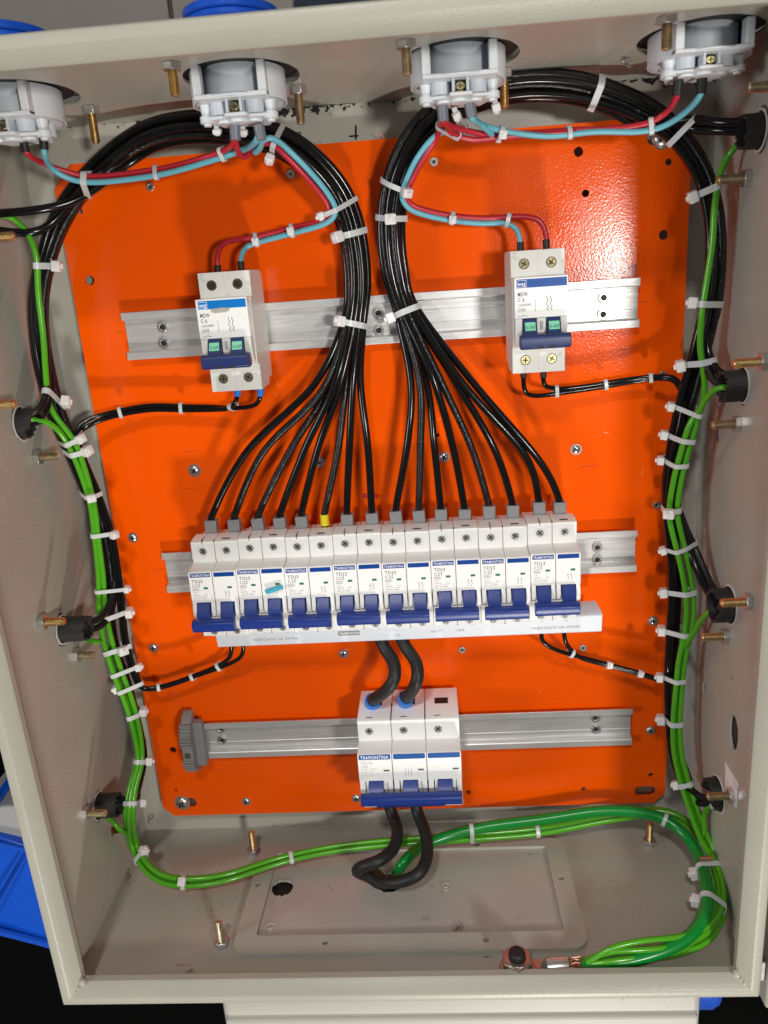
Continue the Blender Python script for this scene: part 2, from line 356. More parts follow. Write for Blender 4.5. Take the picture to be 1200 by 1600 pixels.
for (x, z, r) in ((-115 + 6, 112, 6), (30, 70, 4.5)):
    mb = MB(); mb.ringcyl((x, yb(z) + 1, z), (x, yb(z) + 1.5, z), r, r - .9); mb.sphere((x, yb(z) + 1, z), r * .45, sq=(1, .35, 1)); mb.build('knockout', GLANDM, enc)
for (x, z, r) in ((-107, 68, 9.5), (-17, 64, 12)):
    mb = MB()
    for k in range(26):
        a = 2 * math.pi * k / 26; rr = r * random.uniform(.94, 1.05); h = random.uniform(.3, 1.4)
        mb.box(-1.1, 1.1, 0, h, -.5, .5, Matrix.Translation((x + rr * math.cos(a), yb(z) + .6, z + rr * math.sin(a))) @ Matrix.Rotation(-a + math.pi / 2 + random.uniform(-.3, .3), 4, 'Y'))
    mb.build('burr', BEIGERIM, enc)
for (x, z, r_) in ((-107, 68, 14), (-17, 64, 17)):
    mb = MB(); mb.cyl((x, yb(z) - 4, z), (x, yb(z) - 22, z), r_, n=30); mb.ringcyl((x, yb(z) - 1.7, z), (x, yb(z) - 4, z), r_ + 2, r_ - 1.5, 30); mb.build('hole_darkening_cap', DARK, enc)  # dark backing added below each bottom hole to black out the view through it
# back corner bracket tabs (the plate's steel stand-offs) behind the orange plate
for p in ((1030, 215), (135, 297), (1015, 1237), (292, 1254)):
    q = P(*p, z=-3); mb = MB(); mb.box(q.x - 11, q.x + 11, q.y - 6, q.y + 6, ZB + .2, -3.2); mb.build('plate_bracket', DSTEEL if p[1] > 300 else ALU, enc, bevel=.6)

# ------------------------------------------------------------------ mounting plate with its real holes
plate = thing('mounting_plate', (0, 0, -2), 'large glossy orange steel plate bolted inside the beige cabinet', 'mounting plate')
HOLES = [(125, 330, 2.0), (904, 237, 3.3), (915, 302, 2.6), (1045, 253, 2.4), (140, 438, 3.6), (1037, 367, 3.4), (270, 1172, 3.2), (275, 1235, 1.6), (911, 1012, 1.4), (732, 1238, 2.2), (912, 1233, 2.2), (1017, 1211, 2.2), (537, 1020, 3.2), (684, 680, 1.4), (500, 222, 0.9)]
hl = []
for u, v, r in HOLES:
    q = P(u, v, z=0); hl.append(circ(q.x, q.y, r, n=16, jag=.05))
for u, v, w_ in ((1034, 214, 10), (128, 297, 10), (1008, 1236, 9), (292, 1254, 9)):
    q = P(u, v, z=0); hl.append([(q.x + a, q.y + b) for a, b in rrect(-w_, w_, -4.8, 4.8, 4.5)])
out = [(-226, -268), (-217, -277.5), (217, -277.5), (226.5, -268), (226.5, 268), (217, 277.5), (-212, 277.5), (-226, 262)]
mb = MB(); mb.sheet(out, hl, lambda x, y: Vector((x, y, -2)), lambda x, y: Vector((x, y, 0))); mb.build('plate_sheet', ORANGE, plate, bevel=0)
mb = MB()
for u0, v0, u1, v1 in ((182, 520, 200, 519), (288, 706, 318, 703), (290, 763, 330, 762), (596, 1078, 640, 1076), (905, 730, 940, 726), (345, 1058, 384, 1055), (998, 472, 1012, 471), (242, 890, 258, 889), (870, 1030, 900, 1028)):
    a, b = P(u0, v0, z=0), P(u1, v1, z=0); d = (b - a).normalized(); nn = Vector((-d.y, d.x, 0)) * .18; z = Vector((0, 0, .05))
    mb.add([a - nn + z, b - nn * .4 + z, b + nn * .4 + z, a + nn + z], [(0, 1, 2, 3)])
for k in range(26):
    u, v = random.choice([(240, 335), (500, 440), (700, 300), (850, 600), (350, 690), (640, 560), (420, 1080), (960, 880)]); q = P(u + random.uniform(-60, 60), v + random.uniform(-40, 40), z=0)
    r = random.uniform(.25, .7); mb.add([(q.x + r, q.y, .05), (q.x, q.y + r * .6, .05), (q.x - r * .8, q.y, .05), (q.x, q.y - r * .5, .05)], [(0, 1, 2, 3)])
mb.build('scratch_mark', mat('dark_scratch', (0.12, 0.012, 0.003), .6), plate, smooth=0)
mb = MB()
for k in range(60):
    u, v = random.choice([(480, 300), (560, 560), (760, 640), (430, 640), (900, 560), (1000, 700), (300, 1120), (860, 1080), (240, 520), (640, 240)]); q = P(u + random.uniform(-90, 90), v + random.uniform(-50, 50), z=0)
    a_ = random.uniform(0, 3.14); L_ = random.choice([.5, .6, .8, 1.2, 5]) * random.uniform(.5, 1.2); w_ = random.uniform(.12, .3); d = Vector((math.cos(a_), math.sin(a_), 0)); n_ = Vector((-d.y, d.x, 0)) * w_; z = Vector((0, 0, .045))
    mb.add([q - d * L_ + z, q + n_ + z, q + d * L_ + z, q - n_ + z], [(0, 3, 2, 1)])
mb.build('pale_scuff', mat('pale_scuff_paint', (0.95, 0.35, 0.16), .5), plate, smooth=0)
# screws, rivets on the plate
def screw(u, v, kind, label, r=3.6, z=0):
    q = P(u, v, z=z)
    t = thing({'rivet': 'blind_rivet', 'screw': 'pan_head_screw', 'bolt': 'flange_bolt'}[kind], (q.x, q.y, z), label, kind, 'fasteners on the orange plate')
    mb = MB()
    if kind == 'rivet':
        mb.ringcyl(q + Vector((0, 0, .02)), q + Vector((0, 0, 1.1)), r, r * .45, 20); mb.cyl(q + Vector((0, 0, .03)), q + Vector((0, 0, .5)), r * .46, n=14); mb.build('rivet_head', STEEL, t, bevel=.4)
        m2 = MB(); m2.cyl(q + Vector((0, 0, .5)), q + Vector((0, 0, .6)), r * .33, n=12); m2.build('rivet_bore', DARK, t)
    else:
        mb.sphere(q + Vector((0, 0, .2)), r, 16, 8, (1, 1, .55)); mb.ringcyl(q + Vector((0, 0, .02)), q + Vector((0, 0, .6)), r * 1.15, r * .5, 20); mb.build('screw_head', STEEL, t)
        a = random.uniform(0, 3); m2 = MB()
        for b in (0, math.pi / 2):
            m2.box(-r * .55, r * .55, -r * .13, r * .13, r * .53, r * .53 + .28, Matrix.Translation(q) @ Matrix.Rotation(a + b, 4, 'Z'))
        m2.build('cross_slot', DARK, t)
    return t
for u, v, k, l in [
    (235, 292, 'rivet', 'steel rivet under the light blue wire at the plate top left'), (454, 272, 'rivet', 'steel rivet between the red wire and the black arch, upper left half'),
    (678, 253, 'rivet', 'steel rivet just inside the right black arch beside the red wire'), (304, 735, 'screw', 'loose screw head left of the black wire fan'),
    (500, 722, 'screw', 'screw head seen between fan wires leading to the left breakers'), (694, 714, 'screw', 'screw head seen between fan wires leading to the right breakers'),
    (900, 702, 'screw', 'shiny screw head right of the fan, below the right double breaker'), (1035, 586, 'rivet', 'rivet peeking above the black pair near the right bundle'),
    (208, 840, 'screw', 'shiny screw head beside the left bundle above the middle rail'), (1026, 789, 'rivet', 'rivet partly behind the right bundle above the middle rail'),
    (240, 1012, 'screw', 'screw head beside the left bundle below the middle rail'), (722, 1015, 'rivet', 'rivet right of the two thick black cables'),
    (911, 1012, 'rivet', 'rivet under the right end of the white busbar strip'), (1020, 970, 'screw', 'screw head with a short black stub touching the right bundle'),
    (1016, 1141, 'screw', 'screw head right of the lowest rail end'), (385, 1252, 'screw', 'screw head at the lower left plate edge'),
    (557, 1247, 'screw', 'screw head at the lower left corner of the three pole breaker'), (537, 1021, 'screw', 'screw head in a ragged hole left of the thick cables')]:
    screw(u, v, k, l, r=3.0 if k == 'rivet' else (4.6 if u == 304 else 3.7))
for u, v, l in ((285, 1254, 'big flange bolt in the slot at the lower left plate corner'), (1034, 216, 'big flange bolt in the slot at the upper right plate corner')):
    screw(u, v, 'bolt', l, r=6.4, z=.1)

# ------------------------------------------------------------------ DIN rails
def rail(x0, x1, yc, label, rivs):
    t = thing('mounting_rail', ((x0 + x1) / 2, yc, 0.3), label, 'rail', 'aluminium rails on the orange plate')
    pr = [(-17.5, 7.6), (-17.5, 6.6), (-13.2, 6.6), (-12.6, 6), (-12.6, .3), (12.6, .3), (12.6, 6), (13.2, 6.6), (17.5, 6.6), (17.5, 7.6), (12.4, 7.6), (11.4, 6.8), (11.4, 1.6), (5, 1.6), (4.6, 1.3), (-4.6, 1.3), (-5, 1.6), (-11.4, 1.6), (-11.4, 6.8), (-12.4, 7.6)]
    mb = MB(); mb.prism([(yc + a, b) for a, b in pr], x0, x1, 'x'); mb.build('rail_profile', ALU, t, bevel=.25)
    for u, v in rivs:
        q = P(u, v, z=1.8); rr = thing('rail_rivet', (0, 0, 0), None, None); bpy.data.objects.remove(rr)
        mb = MB(); mb.ringcyl(q, q + Vector((0, 0, 1.3)), 4.0, 2.0, 24); o = mb.build('rivet', STEEL, t, bevel=.35)
        m2 = MB(); m2.cyl(q + Vector((0, 0, .05)), q + Vector((0, 0, .4)), 2.1, n=14); m2.build('rivet_bore', DARK, o, org=t['org'])
    return t
rail(-189.5, 192.3, 154.9, 'upper aluminium rail crossing behind both double breakers', [(254, 511), (256, 536), (591, 489), (592, 516), (943, 465), (942, 491)])
rail(-187.5, 194.9, -36.2, 'middle aluminium rail behind the long row of breakers', [(933, 855), (933, 874)])
rail(-181, 194.8, -195.4, 'lowest aluminium rail carrying the three pole breaker', [(345, 1138), (347, 1156), (930, 1121), (931, 1139)])
# end clamp on the lowest rail
t = thing('end_clamp', (-184, -192, 1), 'grey ribbed plastic end clamp on the left end of the lowest rail', 'clamp')
mb = MB(); mb.prism([(-221, 8), (-163, 8), (-165, 16), (-172, 24), (-178, 27), (-206, 27), (-212, 24), (-219, 16)], -189.5, -180.5, 'x'); mb.box(-184, -173, -214, -172, 8.2, 17)
body = mb.build('clamp_body', CLAMPM, t, bevel=.8)
mb = MB()
for k in range(7): mb.box(-189.9, -180.1, -170.5 - k * 2.9, -169.1 - k * 2.9, 20.5 + min(k, 3) * 1.7, 24 + min(k, 3) * 1.5)
for k in range(5): mb.box(-189.9, -180.1, -214.5 + k * 2.9, -213.1 + k * 2.9, 20.5 + min(k, 3) * 1.7, 24 + min(k, 3) * 1.5)
mb.build('grip_rib', CLAMPM, t); mb = MB(); mb.cyl((-185, -196.5, 26.8), (-185, -196.5, 27.4), 2.9, n=18); mb.build('clamp_screw', DSTEEL, t)

# ------------------------------------------------------------------ breakers
def cross_screw(mb_h, mb_s, x, y, z, r):
    mb_h.cyl((x, y, z - 2.5), (x, y, z), r, n=18); a = random.uniform(0, 1.5)
    for b in (0, math.pi / 2):
        mb_s.box(-r * .7, r * .7, -r * .14, r * .14, z, z + .15, Matrix.Translation((x, y, 0)) @ Matrix.Rotation(a + b, 4, 'Z'))
def screwset(t, pts, r, ring_mat, head_mat, ringw=1.1, well=True, rz=0.35):
    for (x, y, z) in pts:
        mb = MB(); mb.ringcyl((x, y, z - .1), (x, y, z + rz), r + ringw, r, 24); o = mb.build('screw_collar', ring_mat, t, org=(0, 0, 0))
        h, s_ = MB(), MB(); cross_screw(h, s_, x, y, z + .12, r * .97); hh = h.build('terminal_screw', head_mat, t, org=(0, 0, 0)); s_.build('cross_slot', DARK, hh, org=(0, 0, 0))

# two-pole breaker of the long row, built around its lower left corner on the rail (local mm)
def small_breaker():
    t = thing('circuit_breaker', (0, 0, 0), '', 'circuit breaker', 'white two pole breakers in the long middle row'); t['org'] = (0, 0, 0)
    for k in (0, 1):
        x0 = 18 * k + .12; x1 = 18 * k + 17.88; xc = 18 * k + 9
        mb = MB()
        # side outline (y, z): y=0 is the rail centre
        mb.prism([(-39, 8), (36, 8), (36, 30), (41.2, 33), (41.2, 44), (40, 50), (24, 50), (22.2, 65.4), (21.4, 66), (-2.5, 66), (-3, 56), (-19, 56), (-22, 50), (-37.5, 50), (-39, 44)], x0, x1, 'x')
        mb.build('pole_body', WHITE, t, org=(0, 0, 0), bevel=.5)
        mb = MB()   # side cheeks framing the toggle slot
        for a, b in ((x0 + .3, x0 + 3.4), (x1 - 3.4, x1 - .3)):
            mb.prism([(-2, 55), (-2, 66), (-9, 67.8), (-14, 67), (-17.5, 62), (-18, 55)], a, b, 'x')
        mb.build('toggle_cheek', WHITE, t, org=(0, 0, 0), bevel=.5)
        mb = MB(); mb.prism([(-2.6, 57), (-2.6, 66.2), (-8, 69.5), (-12, 73), (-15, 76), (-18, 72), (-14, 62), (-13, 57)], xc - 4.7, xc + 4.7, 'x')
        tg = mb.build('toggle', BLUE, t, org=(0, 0, 0), bevel=.4)
        mb = MB(); mb.box(x0 + 1.2, x1 - 1.2, 17.9, 21.2, 66.02, 66.12); mb.build('blue_band', BANDB, t, org=(0, 0, 0))
        mb = MB(); mb.box(xc + 1.6, xc + 4.9, 8.3, 9.9, 66.02, 66.16); mb.build('status_window', GREENL, t, org=(0, 0, 0))
        mb = MB(); mb.box(xc - .25, xc + .25, 38.5, 41.3, 40, 50.1) if k == 0 else mb.box(xc - 3, xc + 3, 40.6, 41.4, 46.2, 46.7); mb.build('seam', DARK, t, org=(0, 0, 0))
    mb = MB(); mb.box(17.6, 18.4, -38, 40.5, 40, 49.6); mb.box(17.6, 18.4, -2.3, 21.5, 60, 65.7); mb.build('pole_gap', DARK, t, org=(0, 0, 0))
    mb = MB(); mb.prism([(-12, 73.2), (-12.6, 77.5), (-14.5, 79.3), (-18, 79.3), (-21.4, 77.6), (-22.2, 74.5), (-20, 71.5), (-15, 71.5)], 1.5, 33.3, 'x'); mb.build('tie_bar', BLUE, t, org=(0, 0, 0), bevel=.5)
    screwset(t, [(9, 32.7, 50), (27, 32.7, 50)], 3.0, WHITE, ZINCD, rz=.9); screwset(t, [(9, -33.6, 50), (27, -33.6, 50)], 2.8, WHITE, ZINCD, rz=.6)
    mb = MB(); mb.text('TRAMONTINA', 2.9, 1.9, 18.45, 66.16, .03, fit=14.2); mb.build('brand_lettering', WINK, t, org=(0, 0, 0), smooth=0)
    mb = MB(); mb.text('TDJ3', 3.5, 2.0, 13.5, 66.05, .04, fit=8.3); mb.text('C25', 3.3, 2.1, 10.2, 66.05, .02, fit=6.0)
    mb.box(2.0, 6.9, 7.3, 7.5, 66.0, 66.06); mb.box(2.0, 6.9, 9.2, 9.35, 66.0, 66.06); mb.box(2, 2.15, 7.3, 9.3, 66, 66.06); mb.box(6.75, 6.9, 7.3, 9.3, 66, 66.06); mb.text('3000', 1.8, 2.3, 7.7, 66.05)
    mb.text('415V~', 1.35, 2.0, 5.4, 66.05); mb.text('50/60Hz', 1.35, 2.0, 3.5, 66.05); mb.text('IP20', 1.35, 10.6, 3.5, 66.05); mb.box(2, 12.5, 2.6, 2.75, 66, 66.06); mb.text('NBR NM 60898', 1.35, 2.0, .8, 66.05)
    mb.text('1 |', 1.5, 15.2, 2.8, 66.05); mb.text('| 0', 1.5, 15.2, .8, 66.05)
    for xx in (26.2, 28.6):   # pole diagram
        pts = [(xx, 6.2), (xx + 1, 5.3), (xx, 4.6), (xx + 1, 3.6), (xx + .9, 2.2), (xx, 1.2)]
        for a, b in zip(pts, pts[1:]): mb.tube([(a[0], a[1], 66.05), (b[0], b[1], 66.05)], .14, 4)
    mb.build('rating_lettering', INK, t, org=(0, 0, 0), smooth=0)
    return t
sb = small_breaker()
ordw = ['leftmost white two pole breaker of the long row', 'second breaker of the long row, with a cyan sleeve lying on its face', 'third breaker of the long row, whose right pole feeds the yellow ferrule', 'fourth breaker from the left in the long row, above the grey maker plate', 'fifth breaker of the long row, just right of its middle', 'sixth breaker of the long row, third from its right end', 'seventh breaker of the long row, second from its right end', 'rightmost white two pole breaker of the long row, next to bare rail']
XB = -148.3; YB = -36.0; offs = [0, .9, .2, .7, .1, .6, .1, 1.6]
for i in range(8):
    o = sb if i == 0 else copy_tree(sb)
    o.location = Vector((XB + 36.05 * i, YB + offs[i] - .6, 0)) * S; o['label'] = ordw[i]
# cyan sleeve and red sleeve scraps
q = P(429, 921, z=68.2); t = thing('wire_sleeve_scrap', q, 'short cyan sleeve lying on the second breaker of the long row', 'sleeve')
a, b = P(416, 925, z=68.5), P(441, 917, z=68.5); mb = MB(); mb.ringcyl(a, b, 1.8, 1.1, 14); mb.build('sleeve_tube', mat('cyan_sleeve', (0.05, 0.42, 0.55), .35), t)
a, b = P(567, 774, z=1.2), P(592, 776, z=1.2); t = thing('red_sleeve_scrap', (a + b) / 2, 'small dark red sleeve on the orange plate behind the black fan wires', 'sleeve')
mb = MB(); mb.cyl(a, b, 1.4, n=10); mb.build('sleeve_tube', RED, t)

# busbar comb strip under the row
t = thing('busbar_comb', (10, -81, 22), 'long pale grey busbar cover strip under the breaker row, sticking out to the right', 'busbar')
mb = MB(); mb.prism([(-71.5, 20), (-71.5, 42), (-73, 44.5), (-87.6, 42.5), (-88.6, 40.5), (-88.6, 20)], -140.8, 160.6, 'x'); mb.build('cover_strip', COMBM, t, bevel=.6)
mb = MB(); zz = 43.6
Mt = Matrix.Translation((0, -80, zz)) @ Matrix.Rotation(math.atan2(-2.0, -14.6) + math.pi, 4, 'X')
for k in range(16): mb.text('L%d' % (1 + k % 2), 2.4, XB + 7 + 18 * k + 3, 3.2, .15, M=Mt)
for x in (-112, 107): mb.text('FABRICADO NA CHINA', 3.1, x, -3.4, .15, M=Mt, bold=.02)
mb.text('1x41PT', 3, 28, -2.2, .15, M=Mt); mb.text('100A', 3, 48, -2.2, .15, M=Mt); mb.text('5+', 2.8, 2, -4.6, .15, M=Mt)
mb.build('printed_lettering', INKL, t, smooth=0)
mb = MB(); mb.box(-43.5, -26.5, -1.6, 2.3, .02, .12, Mt); pl = mb.build('maker_plate', mat('grey_plate_print', (0.22, 0.22, 0.22), .5), t)
mb = MB(); mb.text('TRAMONTINA', 2.7, -42.6, -.6, .2, .05, M=Mt, sx=.9); mb.build('maker_lettering', WINK, pl, org=t['org'], smooth=0)

# double breakers on the upper rail (local mm, x from 0 to 36, y=0 is rail centre)
def double_breaker():
    t = thing('double_breaker', (0, 0, 0), '', 'circuit breaker', 'worn two pole breakers on the upper rail'); t['org'] = (0, 0, 0)
    O = (0, 0, 0)
    mb = MB(); mb.prism([(-36, 8), (36, 8), (40.5, 13), (40.5, 50), (23.5, 50), (23.2, 56), (-22.5, 56), (-22.5, 50), (-40.5, 50), (-40.5, 24), (-36, 18)], 0, 36, 'x'); mb.build('breaker_body', WHITEWORN, t, org=O, bevel=.5)
    mb = MB(); mb.box(0.6, 35.4, -2.4, 23.6, 55, 66); mb.build('label_block', LABELW, t, org=O, bevel=.35)
    mb = MB(); mb.prism([(-2.3, 55), (-2.3, 65.5), (-10, 66), (-15, 64), (-22, 56)], .8, 5.6, 'x'); mb.prism([(-2.3, 55), (-2.3, 65.5), (-10, 66), (-15, 64), (-22, 56)], 30.4, 35.2, 'x'); mb.prism([(-2.3, 55), (-2.3, 65.2), (-12, 65.5), (-16, 62), (-20, 56)], 15.0, 21.2, 'x'); mb.build('toggle_cheek', WHITEWORN, t, org=O, bevel=.5)
    mb = MB(); mb.box(17.1, 18.9, -10.2, -4.6, 65.2, 65.9); mb.build('centre_mark', INKL, t, org=O, bevel=.3)
    for x in (5.9, 21.5):
        mb = MB(); mb.prism([(-2.5, 56), (-2.5, 65.8), (-5, 67.5), (-11, 70.5), (-16, 74), (-18, 66), (-15, 56)], x, x + 8.8, 'x'); tg = mb.build('toggle', NAVY, t, org=O, bevel=.4)
        # green flag on the sloping face
        a = Vector((0, -5.0, 67.5)); b = Vector((0, -10.2, 70.1)); n_ = Vector((0, .4472, .894)) * .15
        mb = MB(); mb.add([Vector((x + 1, 0, 0)) + a + n_, Vector((x + 1, 0, 0)) + b + n_, Vector((x + 7.8, 0, 0)) + b + n_, Vector((x + 7.8, 0, 0)) + a + n_], [(0, 1, 2, 3)]); fl_ = mb.build('off_flag', MINT, t, org=O, smooth=0)
        Mf = Matrix.Translation(Vector((x + 1.2, -9.3, 69.65)) + n_ * 2.2) @ Matrix.Rotation(math.atan2(70.1 - 67.5, 5.2) * -1, 4, 'X')
        mb = MB(); mb.text('O-OFF', 3.3, .2, 0, 0, .0, M=Mf, fit=6.0); mb.build('off_lettering', NAVY, fl_, org=O, smooth=0)
    mb = MB(); mb.prism([(-12.3, 71), (-12.3, 78), (-13.5, 79.2), (-15, 79.6), (-20.6, 79), (-21.6, 77.5), (-21.2, 71.5), (-18, 69)], 2.6, 35.3, 'x'); bar = mb.build('tie_bar', NAVY, t, org=O, bevel=.6)
    mb = MB(); mb.box(13.5, 17.6, -20.6, -19.4, 78.2, 79.4); mb.box(21, 25.2, -20.6, -19.4, 78.2, 79.4); mb.build('bar_slot', DARK, t, org=O)
    screwset(t, [(9, 32.0, 50), (27, 32.0, 50)], 3.0, DARK, BRASSX, .5, rz=.12); screwset(t, [(9, -31.6, 50), (27, -31.6, 50)], 3.0, DARK, BRASSD, .45, rz=.12)  # dark rings and darkened upper heads stand for shade in the screw wells
    mb = MB(); mb.box(17.95, 18.05, 24, 40.4, 49.9, 50.03); mb.box(17.95, 18.05, -40.4, -23, 49.9, 50.03); mb.build('seam', INKL, t, org=O)
    mb = MB(); mb.text('MDW', 3.6, 2.6, 11.9, 66.06, .09, fit=6.6); mb.text('C 6', 3.5, 2.6, 8.4, 66.06, .07, fit=4.4); mb.text('~230/400V', 2.3, 2.4, 5.5, 66.06, .03, fit=9.2)
    mb.text('3000', 2.0, 3.0, 2.55, 66.06, .02)
    for bx in ((2.5, 7.6, 2.0, 2.15), (2.5, 7.6, 4.3, 4.45), (2.5, 2.65, 2.0, 4.45), (7.45, 7.6, 2.0, 4.45)): mb.box(*bx, 66.0, 66.07)
    mb.tube([(2.5, -1.2, 66.06), (5.5, -.6, 66.06), (6.5, .1, 66.06), (7, -.7, 66.06), (9, -.9, 66.06)], .16, 4)
    for yy in (9, 7.4, 5.8, 4.2, 2.8): mb.tube([(14.2, yy, 66.06), (14.2, yy - 1.0, 66.06)], .16, 4)
    for xx in (21.6, 24):
        pts = [(xx, 11.2), (xx, 9.6), (xx + .9, 8.6), (xx, 7.2), (xx - .3, 5.6), (xx + 1.1, 4.2), (xx - .2, 3), (xx + 1.2, 1.8)]
        for a, b in zip(pts, pts[1:]): mb.tube([(a[0], a[1], 66.06), (b[0], b[1], 66.06)], .18, 4)
    mb.build('rating_lettering', INK, t, org=O, smooth=0)
    mb = MB(); mb.text('weg', 3.9, 2.9, 18.5, 66.2, .05, fit=4.8); mb.build('logo_lettering', WINK, t, org=O, smooth=0)
    mb = MB()
    for bx in ((2.2, 8.4, 17.5, 17.75), (2.2, 8.4, 21.7, 21.95), (2.2, 2.45, 17.5, 21.9), (8.15, 8.4, 17.5, 21.9)): mb.box(*bx, 66.1, 66.22)
    mb.build('logo_frame', WINK, t, org=O)
    mb = MB(); mb.box(1.9, 34.6, 17.1, 22.6, 66.0, 66.1); bd = mb.build('blue_band', BANDN, t, org=O)
    return t
db = double_breaker(); db2 = copy_tree(db)
WR = Vector((95.6, 155.6, 0)); WL = Vector((-116.2, 155.8, 0))
db.location = WR * S; db['label'] = 'worn two pole breaker on the right of the upper rail, with dark blue band'
db2.location = WL * S; db2['label'] = 'worn two pole breaker on the left of the upper rail, with bright blue band'
for ch in db2.children:
    if ch.name.startswith('blue_band'):
        ch.data = ch.data.copy(); ch.data.materials[0] = BANDC
mb = MB(); mb.add([(10.2, 17, 66.2), (10.6, 15.1, 66.2), (13, 14.3, 66.2), (20, 14.5, 66.2), (22.5, 15.2, 66.2), (23.5, 17.2, 66.2), (19, 17.6, 66.2), (14, 17.3, 66.2)], [tuple(range(8))])
g_ = mb.build('glue_residue', mat('grey_beige_residue', (0.42, 0.40, 0.33), .7, var=.2, vscale=300), db2, org=(0, 0, 0), smooth=0)
# side wall engraving on the left breaker's flank
mb = MB(); MG = Matrix.Translation((36.06, 20, 44)) @ Matrix.Rotation(math.pi / 2, 4, 'Y') @ Matrix.Rotation(math.pi / 2, 4, 'Z')
mb.text('weg', 9, 0, 0, 0, .05, M=MG, sx=.8); mb.build('embossed_logo', WHITEWORN, db2, org=(0, 0, 0), smooth=0)

# three pole main breaker
mbk = thing('main_breaker', (7.2, -195, 8), 'large white three pole breaker with long blue bar on the lowest rail', 'circuit breaker'); MO = Vector((-33.6, -192, 0))
def B3(f):  # shift local mesh
    for i, q in enumerate(f.v): f.v[i] = tuple(Vector(q) + MO)
    return f
for k in range(3):
    x0 = 27.1 * k + .15; x1 = x0 + 26.8; xc = (x0 + x1) / 2
    mb = MB(); mb.prism([(-40, 8), (41, 8), (41, 53.5), (40, 55), (22.5, 55), (21.2, 71.2), (20.4, 72), (-3.6, 72), (-4, 61), (-24, 61), (-25, 70), (-28, 70), (-30, 55), (-40.5, 55)], x0, x1, 'x'); B3(mb).build('pole_body', WHITE, mbk, bevel=.5)
    mb = MB()
    for a, b in ((x0 + .4, x0 + 4.6), (x0 + 5.4, x0 + 8.0), (x1 - 8, x1 - 4.8), (x1 - 4.4, x1 - .4)):
        mb.prism([(-3, 60), (-3, 72), (-10, 73.2), (-17, 71), (-24, 66), (-24, 60)], a, b, 'x')
    B3(mb).build('toggle_cheek', WHITE, mbk, bevel=.4)
    mb = MB(); mb.prism([(-2.8, 62), (-2.8, 72.4), (-6.4, 76.5), (-10, 80), (-15, 82), (-18, 72), (-12, 62)], xc - 5.9, xc + 5.9, 'x'); B3(mb).build('toggle', BLUE, mbk, bevel=.4)
    mb = MB(); mb.prism([(p[0], p[1]) for p in rrect(x0 + .9, x1 - .9, 16.4, 20.9, 1)], 72.02, 72.14, 'z'); B3(mb).build('blue_band', BANDB if 0 else mat('printed_mid_blue_band', (0.003, 0.085, 0.32), .4, spec=.2), mbk)
    mb = MB(); mb.box(x1 - 7, x1 - 2.4, 5.6, 7.0, 72.02, 72.15); B3(mb).build('status_window', mat('grey_green_window', (0.05, 0.09, 0.06), .4), mbk)
    z_ = 55; p0 = MO + Vector((xc - 4.3 + .4 * k, 31.2, z_))
    mb = MB(); mb.ringcyl(p0 + Vector((0, 0, -.1)), p0 + Vector((0, 0, .35)), 4.0, 3.3, 24); mb.build('screw_collar', WHITE, mbk)
    h, s_ = MB(), MB(); cross_screw(h, s_, p0.x, p0.y, z_ + .12, 3.2); hh = h.build('terminal_screw', ZINCD, mbk); s_.build('cross_slot', DARK, hh, org=mbk['org'])
    mb = MB(); mb.box(xc - 5.5, xc + 5.5, 40.8, 41.2, 24, 33); mb.box(xc - 6.2, xc - 1, 40.8, 41.15, 50.5, 51.3); B3(mb).build('terminal_opening', DARK, mbk)
    if k: mb = MB(); mb.box(x0 - .35, x0 + .1, 22, 41.2, 30, 54.6); mb.box(x0 - .35, x0 + .1, -3.5, 20, 65, 71.8); B3(mb).build('pole_gap', DARK, mbk)
mb = MB(); mb.prism([(-8.0, 80), (-8.4, 84.5), (-9.4, 86.6), (-11.5, 86.2), (-13.5, 87), (-15.8, 86.4), (-17.6, 84), (-17, 80), (-12, 78)], 1.6, 80.4, 'x')
mb.prism([(-15.5, 81), (-16, 86), (-19.2, 84), (-19, 80.5)], 13.5, 67, 'x'); B3(mb).build('tie_bar', BLUE, mbk, bevel=.5)
mb = MB(); mb.text('TRAMONTINA', 4.2, 2.4, 17.1, 72.2, .05, fit=22); B3(mb).build('brand_lettering', WINK, mbk, smooth=0)
mb = MB(); mb.text('TDJ10', 3.5, 2.0, 12.4, 72.06, .04, fit=9.4); mb.text('125A', 3.1, 2.0, 9.3, 72.06, .02, fit=6)
for yy, s1 in ((7.6, '240/415V~  50/60Hz'), (6.0, 'Icu 10kA  In 125A'), (4.4, 'Ue 400V~ IP20'), (1.6, 'NBR IEC 60947-2'), (-.4, 'Cat. A')): mb.text(s1, 1.35, 2.0, yy, 72.06, sx=.95)
mb.text('0 / I', 1.4, 15, .9, 72.06)
for j in range(3):
    xx = 36.6 + 2.4 * j; pts = [(xx, 7.4), (xx + .9, 6), (xx, 4.6), (xx + 1, 3.6), (xx, 2.4), (xx + .8, 1.2)]
    for a, b in zip(pts, pts[1:]): mb.tube([(a[0], a[1], 72.05), (b[0], b[1], 72.05)], .16, 4)
B3(mb).build('rating_lettering', INKL, mbk, smooth=0)

